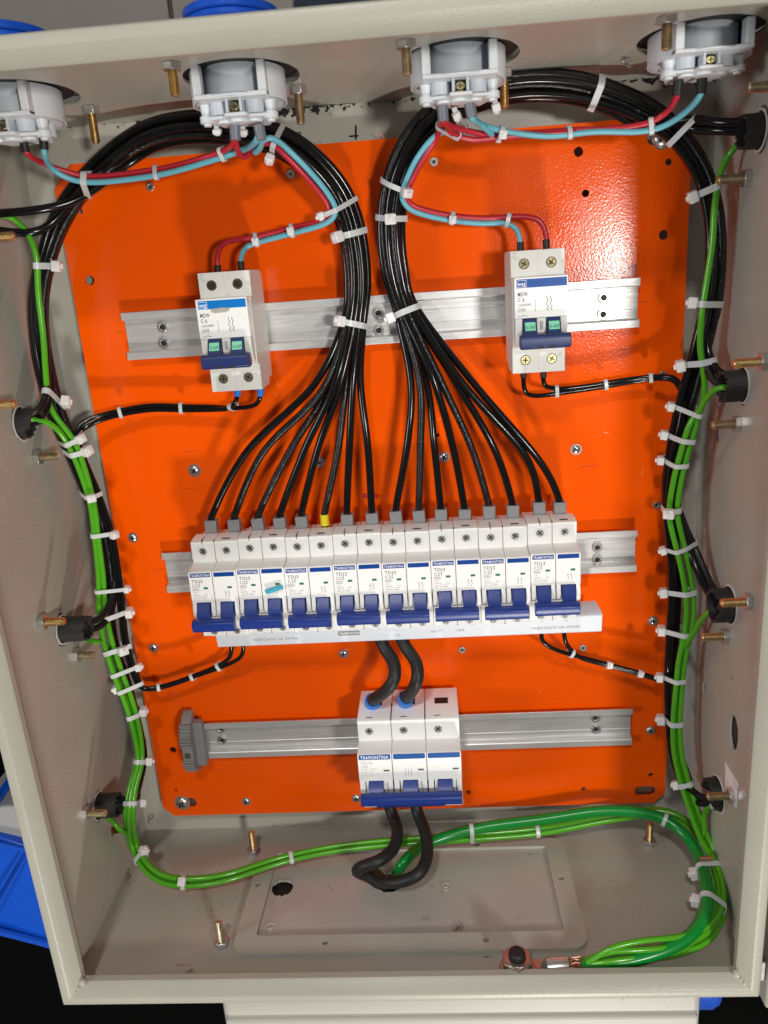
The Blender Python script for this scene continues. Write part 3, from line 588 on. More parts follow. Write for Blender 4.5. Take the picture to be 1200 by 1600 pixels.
# ------------------------------------------------------------------ wires
WIRES = []
def wire(name, label, pts, r, m, group=None, ferr=None, endf=None, sm=3, cat='wire', n=10):
    pts = [Q(p) for p in pts]; c = smooth(cr(pts, 3.0), sm)
    t = thing(name, c[len(c) // 2], label, cat, group); WIRES.append((c, r, t))
    mb = MB(); mb.tube(c, r, n); mb.build('insulation', m, t, smooth=60)
    return t, c
def ferrule(t, a, b, r, m, name='ferrule', n=14):
    mb = MB(); mb.cyl(a, b, r, r * .94, n=n); mb.build(name, m, t, bevel=.25)
def bundle(ctrl, step=3):
    c = cr([Q(p) for p in ctrl], 6); return c
def frames(ctrl):
    C = [Q(p) for p in ctrl]; F = []
    for i, p in enumerate(C):
        T = (C[min(i + 1, len(C) - 1)] - C[max(i - 1, 0)]).normalized(); Sd = T.cross(Vector((0, 0, 1))).normalized(); F.append((p, Sd, Sd.cross(T) * 1.0))
    return F
LBC = [(552, 507, 19), (558, 440, 18), (549, 365, 20), (528, 307, 24), (490, 260, 29), (440, 224, 33), (375, 203, 36), (305, 197, 36), (240, 208, 34), (188, 238, 32), (138, 284, 30), (98, 340, 32), (75, 400, 36), (62, 465, 38), (64, 530, 38), (75, 590, 38), (92, 650, 34), (118, 708, 28), (143, 768, 24), (165, 833, 22), (176, 895, 22), (182, 950, 23), (190, 1010, 24), (208, 1065, 24), (222, 1120, 24), (233, 1180, 26), (226, 1222, 38)]
RBC = [(636, 487, 19), (617, 425, 19), (610, 365, 20), (613, 308, 23), (628, 255, 28), (658, 205, 32), (703, 167, 34), (762, 143, 34), (830, 133, 34), (900, 138, 34), (962, 156, 34), (1018, 183, 36), (1062, 220, 38), (1092, 265, 40), (1110, 320, 42), (1116, 378, 42), (1114, 435, 42), (1106, 490, 42), (1092, 550, 40), (1078, 602, 36), (1064, 655, 30), (1053, 712, 26), (1047, 770, 25), (1051, 830, 25), (1056, 900, 25), (1054, 960, 26), (1050, 1030, 26), (1050, 1100, 27), (1056, 1170, 30), (1072, 1215, 40)]
SLOT = [(-7.4, -1.2), (-5.0, 2.6), (-2.9, -3.2), (-1.6, 6.0), (0.3, 1.4), (2.7, -3.3), (4.9, 2.2), (7.6, -1.8)]
capL = [(331, 822), (367, 821), (404, 819), (438, 818), (472, 816), (508, 816), (543, 813), (582, 811)]
midL = [[(386, 705), (491, 601)], [(411, 707), (502, 612)], [(450, 710), (515, 603)], [(476, 702), (523, 602)], [(497, 700), (530, 606)], [(528, 705), (541, 602)], [(546, 700), (551, 602)], [(575, 700), (563, 595)]]
capR = [(619, 808), (655, 807), (689, 805), (726, 805), (764, 800), (801, 799), (842, 794), (874, 794)]
midR = [[(637, 690), (642, 598)], [(657, 700), (656, 600)], [(679, 700), (667, 600)], [(708, 700), (677, 592)], [(737, 700), (691, 600)], [(772, 700), (708, 590)], [(820, 710), (724, 600)], [(843, 720), (741, 600)]]
exL = {0: (9, [(128, 308, 38), (65, 327, 48), ('w', -262, 243, 60)]), 3: (10, [(85, 345, 42), (45, 364, 50), ('w', -262, 236, 58)]),
       1: (14, [(74, 578, 42), (72, 618, 52), (58, 643, 62), ('w', -258, 108, 67)]), 4: (14, [(80, 585, 38), (76, 625, 48), (64, 652, 58), ('w', -258, 101, 67)]),
       2: (20, [(174, 938, 32), (158, 965, 46), (132, 974, 58), ('w', -258, -52, 70)]), 5: (20, [(177, 942, 28), (162, 975, 42), (135, 985, 55), ('w', -258, -58, 66)]),
       6: (26, [(212, 1242, 50), (190, 1250, 60), ('w', -258, -210, 70)]), 7: (26, [(214, 1250, 46), (192, 1260, 56), ('w', -258, -216, 66)])}
exR = {7: (11, [(1080, 186, 48), (1130, 192, 62), ('w', 262, 259, 80)]), 3: (11, [(1078, 200, 46), (1128, 204, 60), ('w', 262, 252, 76)]),
       0: (17, [(1104, 535, 44), (1112, 565, 50), (1130, 586, 60), ('w', 256, 105, 76)]), 4: (17, [(1096, 540, 44), (1104, 575, 50), (1124, 600, 60), ('w', 256, 99, 73)]),
       5: (22, [(1062, 815, 26), (1080, 868, 34), (1102, 918, 50), (1120, 938, 62), ('w', 256, -52, 78)]), 1: (22, [(1066, 812, 24), (1088, 862, 32), (1108, 908, 48), (1124, 930, 60), ('w', 256, -58, 74)]),
       6: (29, [(1088, 1240, 54), (1104, 1248, 64), ('w', 256, -210, 78)]), 2: (29, [(1084, 1248, 50), (1100, 1256, 62), ('w', 256, -216, 74)])}
nth = ['first', 'second', 'third', 'fourth', 'fifth', 'sixth', 'seventh', 'eighth']
def fan(caps, mids, ctrl, ex, side):
    F = frames(ctrl)
    for i in range(8):
        u, v = caps[i]; cp = P(u, v, z=27); pts = [cp + Vector((0, -6, 0)), cp + Vector((0, 6, .6))]
        for j, (mu, mv) in enumerate(mids[i]): pts.append(P(mu, mv, z=30 - 4 * j + (SLOT[i][1] if j else 0)))
        e, tail = ex[i]; s0, n0 = SLOT[i]
        for k in range(e + 1):
            p, Sd, Nd = F[k]; ph = i * 1.7
            s_ = s0 + .7 * math.sin(k * .55 + ph); n_ = n0 + .7 * math.sin(k * .47 + ph * 2)
            shrink = 1.0 if k < 12 else .82
            pts.append(p + Sd * s_ * shrink + Nd * n_ * shrink)
        pts += [Q(q) for q in tail]
        yel = side == 'left' and i == 5
        t, c = wire('black_wire', ('%s black wire of the %s fan from its left end, with a %s ferrule' % (nth[i], side, 'yellow' if yel else 'grey')),
                    pts, 2.8, BLACKP if i in ((1, 2, 5) if side == 'left' else (4, 1)) else BLACKW, 'black wires arching from the breaker row to the cabinet sides')
        if yel: ferrule(t, cp + Vector((0, -2, 1)), cp + Vector((0, 6.8, 1)), 3.5, YELLOW)
        else:
            mb = MB(); a = random.uniform(-.06, .06); Mx = Matrix.Translation(cp) @ Matrix.Rotation(a, 4, 'Z')
            mb.prism([(-4.6, 5.6), (4.6, 5.6), (4.6, -3.6), (3.4, -5.2), (-3.4, -5.2), (-4.6, -3.6)], -4.2, 4.6, 'z', Mx); mb.build('ferrule', GREYF, t, bevel=.7)
fan(capL, midL, LBC, exL, 'left'); fan(capR, midR, RBC, exR, 'right')

# thin feed pairs from the double breakers to the comb strip
FL = frames(LBC); FR = frames(RBC)
def off(F, k, s_, n_): return F[k][0] + F[k][1] * s_ + F[k][2] * n_
for j, (u0, lab) in enumerate(((371, 'thin black wire under the left terminal of the left double breaker'), (407, 'thin black wire under the right terminal of the left double breaker'))):
    d = j * 3.4
    pts = [(u0, 606, 26), (u0, 622, 26)] + ([(362, 637, 24), (340, 640, 20)] if j == 0 else [(398, 634, 22), (365, 638, 18), (340, 636, 16)]) + [(290, 638 + (3 if j == 0 else -3), 16), (230, 636 + (5 if j == 0 else -2), 16), (165, 650 + (4 if j == 0 else -3), 20), (128 + 2 * j, 662 - 2 * j if j else 672, 26), (118 + 4 * (1 - j), 690, 32)]
    pts += [off(FL, k, -7.5 + 3.0 * j, 4.5) for k in range(18, 24)]
    pts += [(225, 1076 + 2 * j, 28), (262, 1070 + 2 * j, 24), (310, 1053 + 2 * j, 22), (345 + 12 * j, 1038, 24), (361 + 18 * j, 1024, 28), (361 + 19 * j, 1006, 30), (361 + 19 * j, 996, 30)]
    t, c = wire('feed_wire', lab, pts, 1.75, BLACKW, 'thin black pairs between the double breakers and the busbar strip')
    ferrule(t, P(u0, 604, z=26), P(u0, 619, z=26), 2.6, BLUEF)
for j, (u0, lab) in enumerate(((818, 'thin black wire under the left terminal of the right double breaker'), (849, 'thin black wire under the right terminal of the right double breaker'))):
    pts = [(u0, 578, 26), (u0, 600, 26)] + ([(820, 615, 24), (838, 619, 20), (870, 615, 18)] if j == 0 else [(853, 603, 24), (870, 608, 18)]) + [(920, 608 - 5 * j, 16), (980, 598 - 5 * j, 16), (1030, 591 - 3 * j, 20), (1056 + 2 * j, 596 - 4 * j, 28), (1066 + 3 * j, 622, 34), (1062 + 3 * j, 660, 36), (1050 + 4 * j, 710, 34), (1044 + 4 * j, 760, 30), (1040 + 4 * j, 805, 28), (1046 + 4 * j, 870, 28), (1048 + 4 * j, 930, 28), (1044 + 4 * j, 990, 30), (1043 + 2 * j, 1040, 30), (1038, 1062 + 2 * j, 27), (1005, 1053 + 2 * j, 24), (950, 1038 + 2 * j, 22), (905, 1026 + j, 24), (870 + 18 * j, 1016 - 6 * j, 28), (847 + 35 * j, 1003 - 2 * j, 30), (846 + 35 * j, 985, 30)]
    t, c = wire('feed_wire', lab, pts, 1.75, BLACKW, 'thin black pairs between the double breakers and the busbar strip')
    ferrule(t, P(u0, 576, z=26), P(u0, 590, z=26), 2.4, BLACKM)

# red and light blue socket wires
def duo(name, label, m, pts, f0=None, f1=None, r=1.9):
    t, c = wire(name, label, pts, r, m, 'red and light blue wires between the sockets and double breakers', sm=2)
    for f in (f0, f1):
        if f: ferrule(t, Q(f[0]), Q(f[1]), f[2], f[3])
BF, GF = BLACKM, GREYS
duo('red_wire', 'red wire from the leftmost socket sweeping right to the second socket', RED, [(38, 226, 80), (42, 240, 80), (70, 256, 58), (110, 270, 50), (150, 276, 46), (250, 264, 44), (320, 246, 48), (352, 234, 56), (366, 222, 74), (367, 205, 80)], ((36, 216, 80), (40, 238, 80), 2.9, BF))
duo('blue_wire', 'light blue wire from the leftmost socket sweeping right to the second socket', CYAN, [(68, 222, 80), (69, 240, 80), (78, 260, 60), (105, 278, 52), (150, 285, 48), (250, 273, 46), (340, 248, 50), (385, 232, 58), (402, 218, 80), (405, 205, 80)], ((68, 216, 80), (69, 234, 80), 2.9, BF))
duo('red_wire', 'red wire from the second socket down to the left double breaker', RED, [(367, 200, 80), (369, 228, 68), (378, 246, 54), (388, 244, 50), (395, 232, 48), (420, 222, 50), (455, 252, 48), (490, 290, 42), (512, 318, 36), (514, 334, 32), (500, 346, 30), (455, 356, 28), (400, 370, 28), (360, 376, 28), (343, 386, 27), (339, 404, 26), (339, 420, 26)], ((367, 196, 80), (368, 219, 80), 3.4, GF), ((340, 414, 26), (340, 428, 26), 2.5, BF))
duo('blue_wire', 'light blue wire from the second socket down to the left double breaker', CYAN, [(405, 200, 80), (409, 222, 74), (403, 236, 60), (396, 240, 56), (404, 226, 56), (424, 214, 54), (465, 248, 50), (505, 292, 42), (524, 322, 36), (524, 336, 34), (508, 350, 32), (455, 365, 30), (405, 378, 28), (384, 386, 28), (377, 398, 27), (376, 414, 26)], ((404, 195, 80), (409, 219, 80), 3.4, GF), ((376, 408, 26), (377, 422, 26), 2.5, BF))
duo('red_wire', 'red wire from the third socket running right under the arch to the rightmost socket', RED, [(692, 176, 80), (692, 190, 80), (715, 200, 60), (760, 210, 52), (830, 208, 48), (900, 203, 48), (970, 200, 50), (1020, 190, 54), (1045, 172, 60), (1058, 150, 80), (1060, 138, 80)], ((691, 165, 80), (693, 190, 80), 3.4, GF), ((1060, 126, 80), (1058, 150, 80), 3.1, BF))
duo('blue_wire', 'light blue wire from the third socket running right to the rightmost socket', CYAN, [(734, 172, 80), (738, 186, 80), (758, 197, 60), (800, 207, 54), (860, 213, 50), (930, 206, 50), (1000, 206, 52), (1040, 196, 56), (1075, 172, 68), (1094, 150, 80), (1098, 138, 80)], ((733, 160, 80), (738, 184, 80), 3.4, GF), ((1097, 122, 80), (1095, 147, 80), 3.1, BF))
duo('red_wire', 'red wire from the third socket down to the right double breaker', RED, [(690, 184, 74), (688, 196, 56), (700, 210, 48), (730, 217, 44), (700, 218, 42), (678, 232, 42), (655, 262, 38), (638, 296, 34), (636, 314, 32), (655, 326, 30), (700, 336, 28), (760, 341, 28), (815, 338, 28), (843, 344, 28), (851, 358, 27), (855, 380, 26)][:2] + [(683, 214, 46), (662, 248, 40), (642, 286, 36), (634, 308, 33), (645, 322, 31), (700, 336, 29), (760, 341, 28), (815, 338, 28), (843, 344, 28), (851, 358, 27), (855, 382, 26)], None, ((853, 374, 26), (854, 390, 26), 2.5, BF))
duo('blue_wire', 'light blue wire from the third socket down to the right double breaker', CYAN, [(736, 182, 74), (770, 212, 52), (740, 208, 46), (700, 204, 46), (678, 214, 46), (652, 246, 40), (632, 288, 36), (628, 310, 33), (642, 328, 31), (690, 342, 29), (750, 349, 28), (790, 348, 28), (808, 356, 27), (812, 372, 26), (813, 384, 26)], None, ((813, 378, 26), (813, 394, 26), 2.5, BF))
duo('red_wire', 'short red loop joining the third socket to the cable tie right of it', RED, [(694, 186, 80), (706, 208, 58), (738, 219, 54), (772, 216, 52), (830, 211, 50), (900, 207, 49)])

# green earth wires
LGC = [(110, 690, 42), (130, 738, 36), (144, 788, 33), (150, 842, 32), (156, 900, 32), (158, 950, 33), (167, 1000, 33), (184, 1052, 34), (203, 1102, 34), (215, 1150, 35), (218, 1190, 40), (207, 1235, 54), (203, 1275, 64), (208, 1318, 'y', -272), (224, 1350, 'y', -280), (252, 1372, 'y', -286), (295, 1378, 'y', -288), (355, 1370, 'y', -289), (450, 1341, 'y', -290), (560, 1322, 'y', -288), (730, 1309, 'y', -284), (850, 1298, 24), (960, 1277, 24), (1040, 1272, 28), (1085, 1298, 44)]
RGC = [(1084, 660, 42), (1069, 710, 38), (1058, 755, 35), (1052, 803, 34), (1062, 852, 34), (1072, 900, 34), (1077, 945, 36), (1074, 985, 36), (1065, 1032, 36), (1061, 1080, 36), (1058, 1130, 38), (1060, 1175, 40), (1070, 1220, 46), (1083, 1262, 56), (1100, 1310, 'y', -262)]
RCC = [(1118, 1352, 'y', -274), (1124, 1405, 'y', -280), (1106, 1450, 'y', -284), (1062, 1478, 'y', -288), (1005, 1492, 'y', -289), (955, 1500, 'y', -290), (915, 1506, 'y', -291)]
LGF, RGF, RCF = frames(LGC), frames(RGC), frames(RCC)
GS = [(-2.6, -.6), (1.2, 2.0), (3.2, -1.6), (-.8, -3.6)]
starts = [([('w', -262, 236, 54), (8, 335, 50), (42, 362, 50), (57, 402, 50), (60, 460, 50), (68, 530, 50), (72, 590, 49), (80, 640, 47)], 0), ([('w', -258, 100, 66), (52, 654, 62), (82, 664, 52)], 0), ([('w', -258, -60, 62), (108, 994, 60), (135, 998, 50), (155, 1005, 42)], 6), ([('w', -258, -224, 64), (168, 1275, 62), (186, 1295, 66)], 13)]
for i in range(4):
    st, k0 = starts[i]; pts = [Q(p) for p in st]
    for k in range(k0, len(LGF)):
        s_, n_ = GS[i]; ph = i * 1.9; wv = .9 * math.sin(k * .8 + ph); wn = .8 * math.sin(k * .6 + ph * 2); tw = 1 if k < 17 else .9
        pts.append(off(LGF, k, (s_ + wv) * tw, n_ + wn + (0 if k < 14 or k > 20 else 0)))
    for k in range(len(RCF)):
        sq = 1.6 - .9 * k / 6; pts.append(off(RCF, k, (-3.0 + i * 2.8 + 2.2 * math.sin(k * 1.1 + i)) * (1 if k < 6 else .5) + (0, 1, 3, 5, 5.5, 4, 1)[k], 2.5 + 2.5 * math.cos(i * 1.7 + k)))
    wire('green_wire', 'green earth wire from the %s hole down the left wall to the lug' % nth[i], pts, 2.15, GREEN, 'green earth wires tied along the cabinet sides')
starts = [([('w', 262, 250, 74), (1178, 212, 70), (1150, 228, 58), (1128, 262, 54), (1117, 320, 54), (1113, 380, 54), (1104, 440, 53), (1096, 495, 52), (1094, 545, 50), (1101, 595, 50), (1097, 635, 46)], 0), ([('w', 256, 96, 72), (1128, 605, 68), (1106, 620, 56), (1094, 640, 50)], 0), ([('w', 256, -62, 74), (1118, 952, 66), (1098, 966, 54), (1084, 988, 44)], 8), ([('w', 256, -222, 72), (1110, 1258, 66), (1099, 1278, 64), (1103, 1302, 66)], 14)]
for i in range(4):
    st, k0 = starts[i]; pts = [Q(p) for p in st]; s_, n_ = [(3.0, 1.5), (-2.6, .6), (.4, -3), (2.5, -2)][i]
    for k in range(k0, len(RGF)): pts.append(off(RGF, k, s_ + .7 * math.sin(k * .7 + i), n_ + .6 * math.sin(k * .5 + i)))
    for k in range(len(RCF)): pts.append(off(RCF, k, (-5.5 + i * 2.2) * (1 if k < 6 else .4), 3.5 * math.sin(i * 2.1 + k * .9)))
    wire('green_wire', 'green earth wire from the %s hole down the right wall to the lug' % nth[i], pts, 2.15, GREEN, 'green earth wires tied along the cabinet sides')
t, c = wire('main_earth_cable', 'thick dark green cable from the bottom hole round the corner to the lug', [('w', -12, -312, 60), (619, 1368, 'y', -292), (632, 1346, 'y', -276), (655, 1325, 48), (700, 1306, 38), (765, 1291, 34), (850, 1280, 34), (930, 1268, 35), (990, 1268, 38), (1038, 1280, 44), (1072, 1306, 56), (1094, 1342, 76), (1104, 1385, 'y', -268), (1104, 1420, 'y', -272), (1086, 1455, 'y', -278), (1050, 1480, 'y', -283), (1000, 1497, 'y', -287), (950, 1506, 'y', -290), (908, 1510, 'y', -291)], 4.6, DGREEN, sm=4, cat='cable', n=16)
q = P(1103, 1343, z=88); mb = MB(); mb.cyl(q + Vector((-4.5, 1, 0)), q + Vector((4.5, 1, 0)), 2.0, n=10); mb.build('bare_nick', COPPER, t)
# thick black cables
for lab, pts in (('thick black cable curling down into the left terminal of the three pole breaker', [(590, 985, 34), (600, 1012, 38), (616, 1036, 48), (616, 1062, 56), (600, 1082, 52), (582, 1094, 40), ('w', MO.x + 11.5, -153, 29)]),
                 ('thick black cable curling down into the middle terminal of the three pole breaker', [(621, 983, 34), (633, 1010, 38), (651, 1036, 48), (652, 1062, 56), (642, 1082, 48), (633, 1092, 38), ('w', MO.x + 38.6, -153, 29)]),
                 ('thick black cable looping left from under the three pole breaker to the bottom hole', [('w', MO.x + 16, -225, 30), (611, 1268, 34), (621, 1295, 48), (616, 1325, 64), (592, 1345, 78), (566, 1354, 'y', -272), (557, 1362, 'y', -282), (575, 1368, 'y', -290), ('w', -19, -306, 66)]),
                 ('thick black cable curving right from under the three pole breaker to the bottom hole', [('w', MO.x + 37, -225, 30), (652, 1268, 36), (664, 1300, 52), (668, 1335, 70), (655, 1365, 'y', -272), (625, 1378, 'y', -280), (598, 1376, 'y', -286), (588, 1366, 'y', -294), ('w', -20, -308, 60)])):
    t, c = wire('black_power_cable', lab, pts, 5.0, BLACKM, 'thick black cables of the three pole breaker', cat='cable', n=18, sm=3)
    if 'curling' in lab: mb = MB(); kk = min(6, len(c) - 1); mb.tube(c[-kk:], [6.3] * (kk - 1) + [6.0], 18); mb.build('ferrule', BLUEF, t, smooth=60)

# ------------------------------------------------------------------ cable ties, wrapped around the real wires
def hull(pts):
    pts = sorted(set((round(a, 3), round(b, 3)) for a, b in pts))
    def half(ps):
        h = []
        for p in ps:
            while len(h) > 1 and (h[-1][0] - h[-2][0]) * (p[1] - h[-2][1]) - (h[-1][1] - h[-2][1]) * (p[0] - h[-2][0]) <= 0: h.pop()
            h.append(p)
        return h[:-1]
    return half(pts) + half(pts[::-1])
def tie(u, v, head, label, R=13, w=3.2, tail=4, only=None, tilt=0.0):
    """head: angle in degrees around the wires, 90 faces the viewer, 0 the picture's right, 180 its left (approx.)"""
    best = None
    for c, r, t in WIRES:
        if only and not t.name.startswith(only): continue
        for i in range(1, len(c) - 1):
            a = proj(c[i]); d = (a[0] - u) ** 2 + (a[1] - v) ** 2
            if best is None or d < best[0] - .5 or (d < best[0] + 30 and c[i].z > best[1].z + 3): best = (d, c[i], (c[i + 1] - c[i - 1]).normalized(), t)
    d, C, T, tw = best
    X = Vector((1, 0, 0)); 
    Zv = (CT - C).normalized(); Nn = (Zv - T * Zv.dot(T)).normalized(); Sd = T.cross(Nn).normalized()
    if abs(Sd.x) > abs(Sd.y):
        if Sd.x < 0: Sd = -Sd
    elif Sd.y < 0: Sd = -Sd
    Tt = Sd.cross(Nn)
    cs = []
    for c, r, t in WIRES:
        if only and not t.name.startswith(only): continue
        bi = min(range(len(c)), key=lambda i: abs((c[i] - C).dot(T)) * 3 + (c[i] - C).length)
        q = c[bi] - C
        if abs(q.dot(T)) < 3 and q.length < R: cs.append((q.dot(Sd), q.dot(Nn), r + .25))
    pp = []
    for a, b, r in cs: pp += [(a + r * math.cos(k * math.pi / 8), b + r * math.sin(k * math.pi / 8)) for k in range(16)]
    h = hull(pp); n = len(h)
    th = .9; t = thing('cable_tie', C, label, 'cable tie', 'milky white cable ties')
    def W3(a, b, e): return C + Sd * a + Nn * b + Tt * (e + tilt * a)
    mx = sum(p[0] for p in h) / n; my = sum(p[1] for p in h) / n; vs = []
    for off_, ee in ((0, -w / 2), (th, -w / 2), (th, w / 2), (0, w / 2)):
        for a, b in h:
            l = math.hypot(a - mx, b - my); vs.append(W3(a + (a - mx) / l * off_, b + (b - my) / l * off_, ee))
    fs = []
    for q in range(4):
        q2 = (q + 1) % 4
        for k in range(n): fs.append((q * n + k, q * n + (k + 1) % n, q2 * n + (k + 1) % n, q2 * n + k))
    mb = MB(); mb.add(vs, fs); mb.build('strap', NYLONS, t, smooth=50)
    ha = math.radians(head); dx, dy = math.cos(ha), math.sin(ha)
    hp = max(h, key=lambda p: p[0] * dx + p[1] * dy); hx, hy = mx + dx * ((hp[0] - mx) * dx + (hp[1] - my) * dy), my + dy * ((hp[0] - mx) * dx + (hp[1] - my) * dy)
    k = w / 3.05; o = W3(hx, hy, 0); D = (Sd * dx + Nn * dy).normalized(); G = Tt.cross(D).normalized()
    M = Matrix.Translation(o) @ Matrix((( G.x, Tt.x, D.x, 0), (G.y, Tt.y, D.y, 0), (G.z, Tt.z, D.z, 0), (0, 0, 0, 1))) @ Matrix.Rotation(random.uniform(-.12, .12), 4, 'Z')
    mb = MB(); mb.box(-3.0 * k, 3.0 * k, -2.7 * k, 2.7 * k, .2, 4.6 * k, M); hd = mb.build('head', NYLON, t, bevel=.8)
    mb = MB(); mb.box(-1.2, 1.2, -w * .36, w * .36, 4.2 * k, 4.6 * k + tail * .35, M); mb.build('tail_stub', NYLON, t)
    return t
TIES = [
 # left arch
 (553, 507, 150, 'cable tie gathering the left black fan over the upper rail', 16, 4.2), (549, 366, 150, 'cable tie on the left arch, second below the red wire corner', 16, 4.2),
 (531, 324, 165, 'cable tie holding the red and blue corner to the left arch', 20, 3.2), (436, 212, 150, 'cable tie slanting over the left arch right of the second socket', 18, 3.4), 
 (128, 287, 300, 'cable tie hugging the left arch where it meets the plate corner', 18, 4.0),
 (60, 413, 20, 'cable tie on the left bundle below the first green wire', 16, 4.2), (78, 618, 20, 'cable tie on the left bundle just above the second wall hole', 17, 4.2),
 (113, 692, 60, 'upper of two touching cable ties under the left second hole', 16, 3.6), (120, 706, 50, 'lower of two touching cable ties under the left second hole', 16, 4.0),
 (144, 772, 90, 'cable tie on the left bundle between its second and third holes, uppermost', 16, 3.4), (157, 833, 50, 'cable tie on the left bundle level with the breaker row screws', 16, 3.4),
 (166, 921, 20, 'cable tie on the left bundle level with the breaker toggles', 16, 3.0), (166, 960, 20, 'cable tie on the left bundle right at its third wall hole', 17, 4.0),
 (178, 1014, 70, 'cable tie on the left bundle just below its third wall hole', 16, 4.0), (190, 1047, 30, 'cable tie on the left bundle above the thin feed pair branch', 16, 3.4),
 (200, 1075, 200, 'cable tie where the thin feed pair leaves the left bundle', 16, 3.4), (213, 1117, 20, 'cable tie on the left bundle beside the lowest rail height', 16, 3.8),
 (222, 1189, 10, 'cable tie on the left bundle below the end clamp', 16, 3.8), (212, 1257, 330, 'cable tie on the left bundle right of its fourth wall hole', 17, 3.6),
 (214, 1346, 50, 'cable tie on the green wires at the lower left bend', 14, 3.8), (291, 1376, 90, 'cable tie on the green wires at the lowest point of their left sag', 12, 3.6),
 (454, 1342, 280, 'cable tie on the green wires left of the thick black loops', 12, 3.4), (739, 1306, 280, 'cable tie on the green wires right of the thick black loops', 13, 3.4),
 (842, 1298, 280, 'cable tie on the green wires above the right end of the raised frame', 13, 3.4), (1038, 1283, 270, 'cable tie with a hanging head on the green wires below the plate corner', 14, 3.0),
 # right arch
 (628, 487, 170, 'cable tie gathering the right black fan over the upper rail', 16, 4.2), (617, 343, 90, 'cable tie with its head in front on the right arch', 16, 4.0),
 (624, 296, 60, 'cable tie holding the red and blue bend to the right arch', 19, 3.4), (686, 196, 330, 'cable tie slanting over the right arch left of the third socket', 18, 3.6),
 (929, 145, 270, 'cable tie across the top of the right arch', 17, 4.2), (1060, 213, 270, 'cable tie on the right arch behind the light blue wire', 17, 3.6),
 (1115, 297, 170, 'cable tie on the right bundle below its first wall hole', 18, 4.2), (1110, 476, 172, 'cable tie on the right bundle above its second wall hole', 18, 4.2),
 (1096, 569, 172, 'cable tie on the right bundle level with its second wall hole', 18, 4.2), (1078, 636, 165, 'cable tie where the right feed pair joins the bundle', 18, 3.4),
 (1060, 682, 172, 'cable tie on the right bundle, second below the feed pair', 17, 3.6), (1050, 722, 172, 'cable tie on the right bundle, third below the feed pair', 17, 3.4),
 (1047, 797, 100, 'cable tie with its head in front on the right bundle at its waist', 16, 4.0), (1056, 859, 172, 'cable tie on the right bundle above its third wall hole', 17, 3.2),
 (1075, 928, 180, 'cable tie on the right bundle beside its third wall hole', 18, 4.0), (1062, 978, 172, 'cable tie on the right bundle just below its third wall hole', 17, 4.0),
 (1056, 1062, 172, 'cable tie on the right bundle where the lower feed pair leaves', 16, 3.6), (1053, 1133, 172, 'cable tie on the right bundle beside the end of the lowest rail', 16, 4.2),
 (1068, 1224, 190, 'cable tie on the right bundle near its fourth wall hole', 16, 3.8), (1115, 1357, 175, 'upper cable tie on the green wires at the lower right corner', 17, 4.0),
 (1110, 1400, 175, 'lower cable tie on the green wires at the lower right corner', 17, 4.0)]
for u, v, h, l, R, w_ in TIES: tie(u, v, h, l, R, w_)
for u, v, h, l in [(192, 646, 270, 'small cable tie on the left feed pair at the plate edge'), (285, 640, 280, 'small cable tie in the middle of the left feed pair'), (363, 640, 280, 'small cable tie on the left feed pair under the left double breaker'),
 (247, 1073, 280, 'small cable tie on the lower left feed pair nearest the bundle'), (302, 1055, 270, 'small cable tie in the middle of the lower left feed pair'), (340, 1043, 290, 'small cable tie on the lower left feed pair nearest the breakers'),
 (866, 612, 270, 'small cable tie on the right feed pair under the right double breaker'), (947, 603, 280, 'small cable tie in the middle of the right feed pair'), (1019, 592, 280, 'small cable tie on the right feed pair at the plate edge'),
 (893, 1025, 280, 'small cable tie on the lower right feed pair nearest the breakers'), (952, 1040, 90, 'small cable tie in the middle of the lower right feed pair'), (1000, 1052, 90, 'small cable tie on the lower right feed pair nearest the bundle')]:
    tie(u, v, h, l, 7, 2.6, only='feed_wire')
for u, v, h, l in [(131, 281, 280, 'small cable tie on the red and blue pair over the upper left plate corner'), (246, 266, 280, 'small cable tie in the middle of the first red and blue pair'), (345, 244, 290, 'small cable tie on the first red and blue pair left of the second socket'),
 (460, 357, 90, 'small cable tie on the red and blue pair right of the left double breaker'), (398, 373, 100, 'small cable tie on the red and blue pair above the left double breaker'),
 (710, 334, 100, 'small cable tie on the red and blue pair right of the right arch'), (789, 345, 270, 'small cable tie on the red and blue pair above the right double breaker'),
 (786, 208, 90, 'small cable tie on the red and blue run right of the third socket'), (893, 211, 280, 'small cable tie in the middle of the right red and blue run'), (1019, 202, 280, 'small cable tie on the red and blue run left of the rightmost socket')]:
    tie(u, v, h, l, 9, 2.8, only=('red_wire', 'blue_wire'))
# loose clipped ties hanging behind the sockets
for p0, p1, l in ((P(338, 196, z=72), P(340, 212, z=70), 'stubby cable tie head hanging under the left pillar of the second socket'), (P(379, 197, z=74), P(381, 214, z=72), 'stubby cable tie head hanging under the middle of the second socket'),
                  (P(709, 168, z=72), P(717, 190, z=68), 'cable tie head hanging under the middle of the third socket'), (P(772, 152, z=60), P(777, 178, z=56), 'cable tie tail hanging right of the third socket'), (P(1112, 1255, z=70), P(1116, 1262, z=70), 'tiny clipped cable tie by the lowest right wall hole')):
    t = thing('loose_cable_tie', p0, l, 'cable tie', 'milky white cable ties'); d = (p1 - p0); mb = MB()
    M = Matrix.Translation(p0) @ d.to_track_quat('Z', 'Y').to_matrix().to_4x4(); L_ = d.length
    mb.box(-2.6, 2.6, -2.2, 2.2, L_ * .35, L_ * .85, M); mb.build('head', NYLON, t, bevel=.6); mb = MB(); mb.box(-1.5, 1.5, -.6, .6, 0, L_, M); mb.build('strap', NYLONS, t)

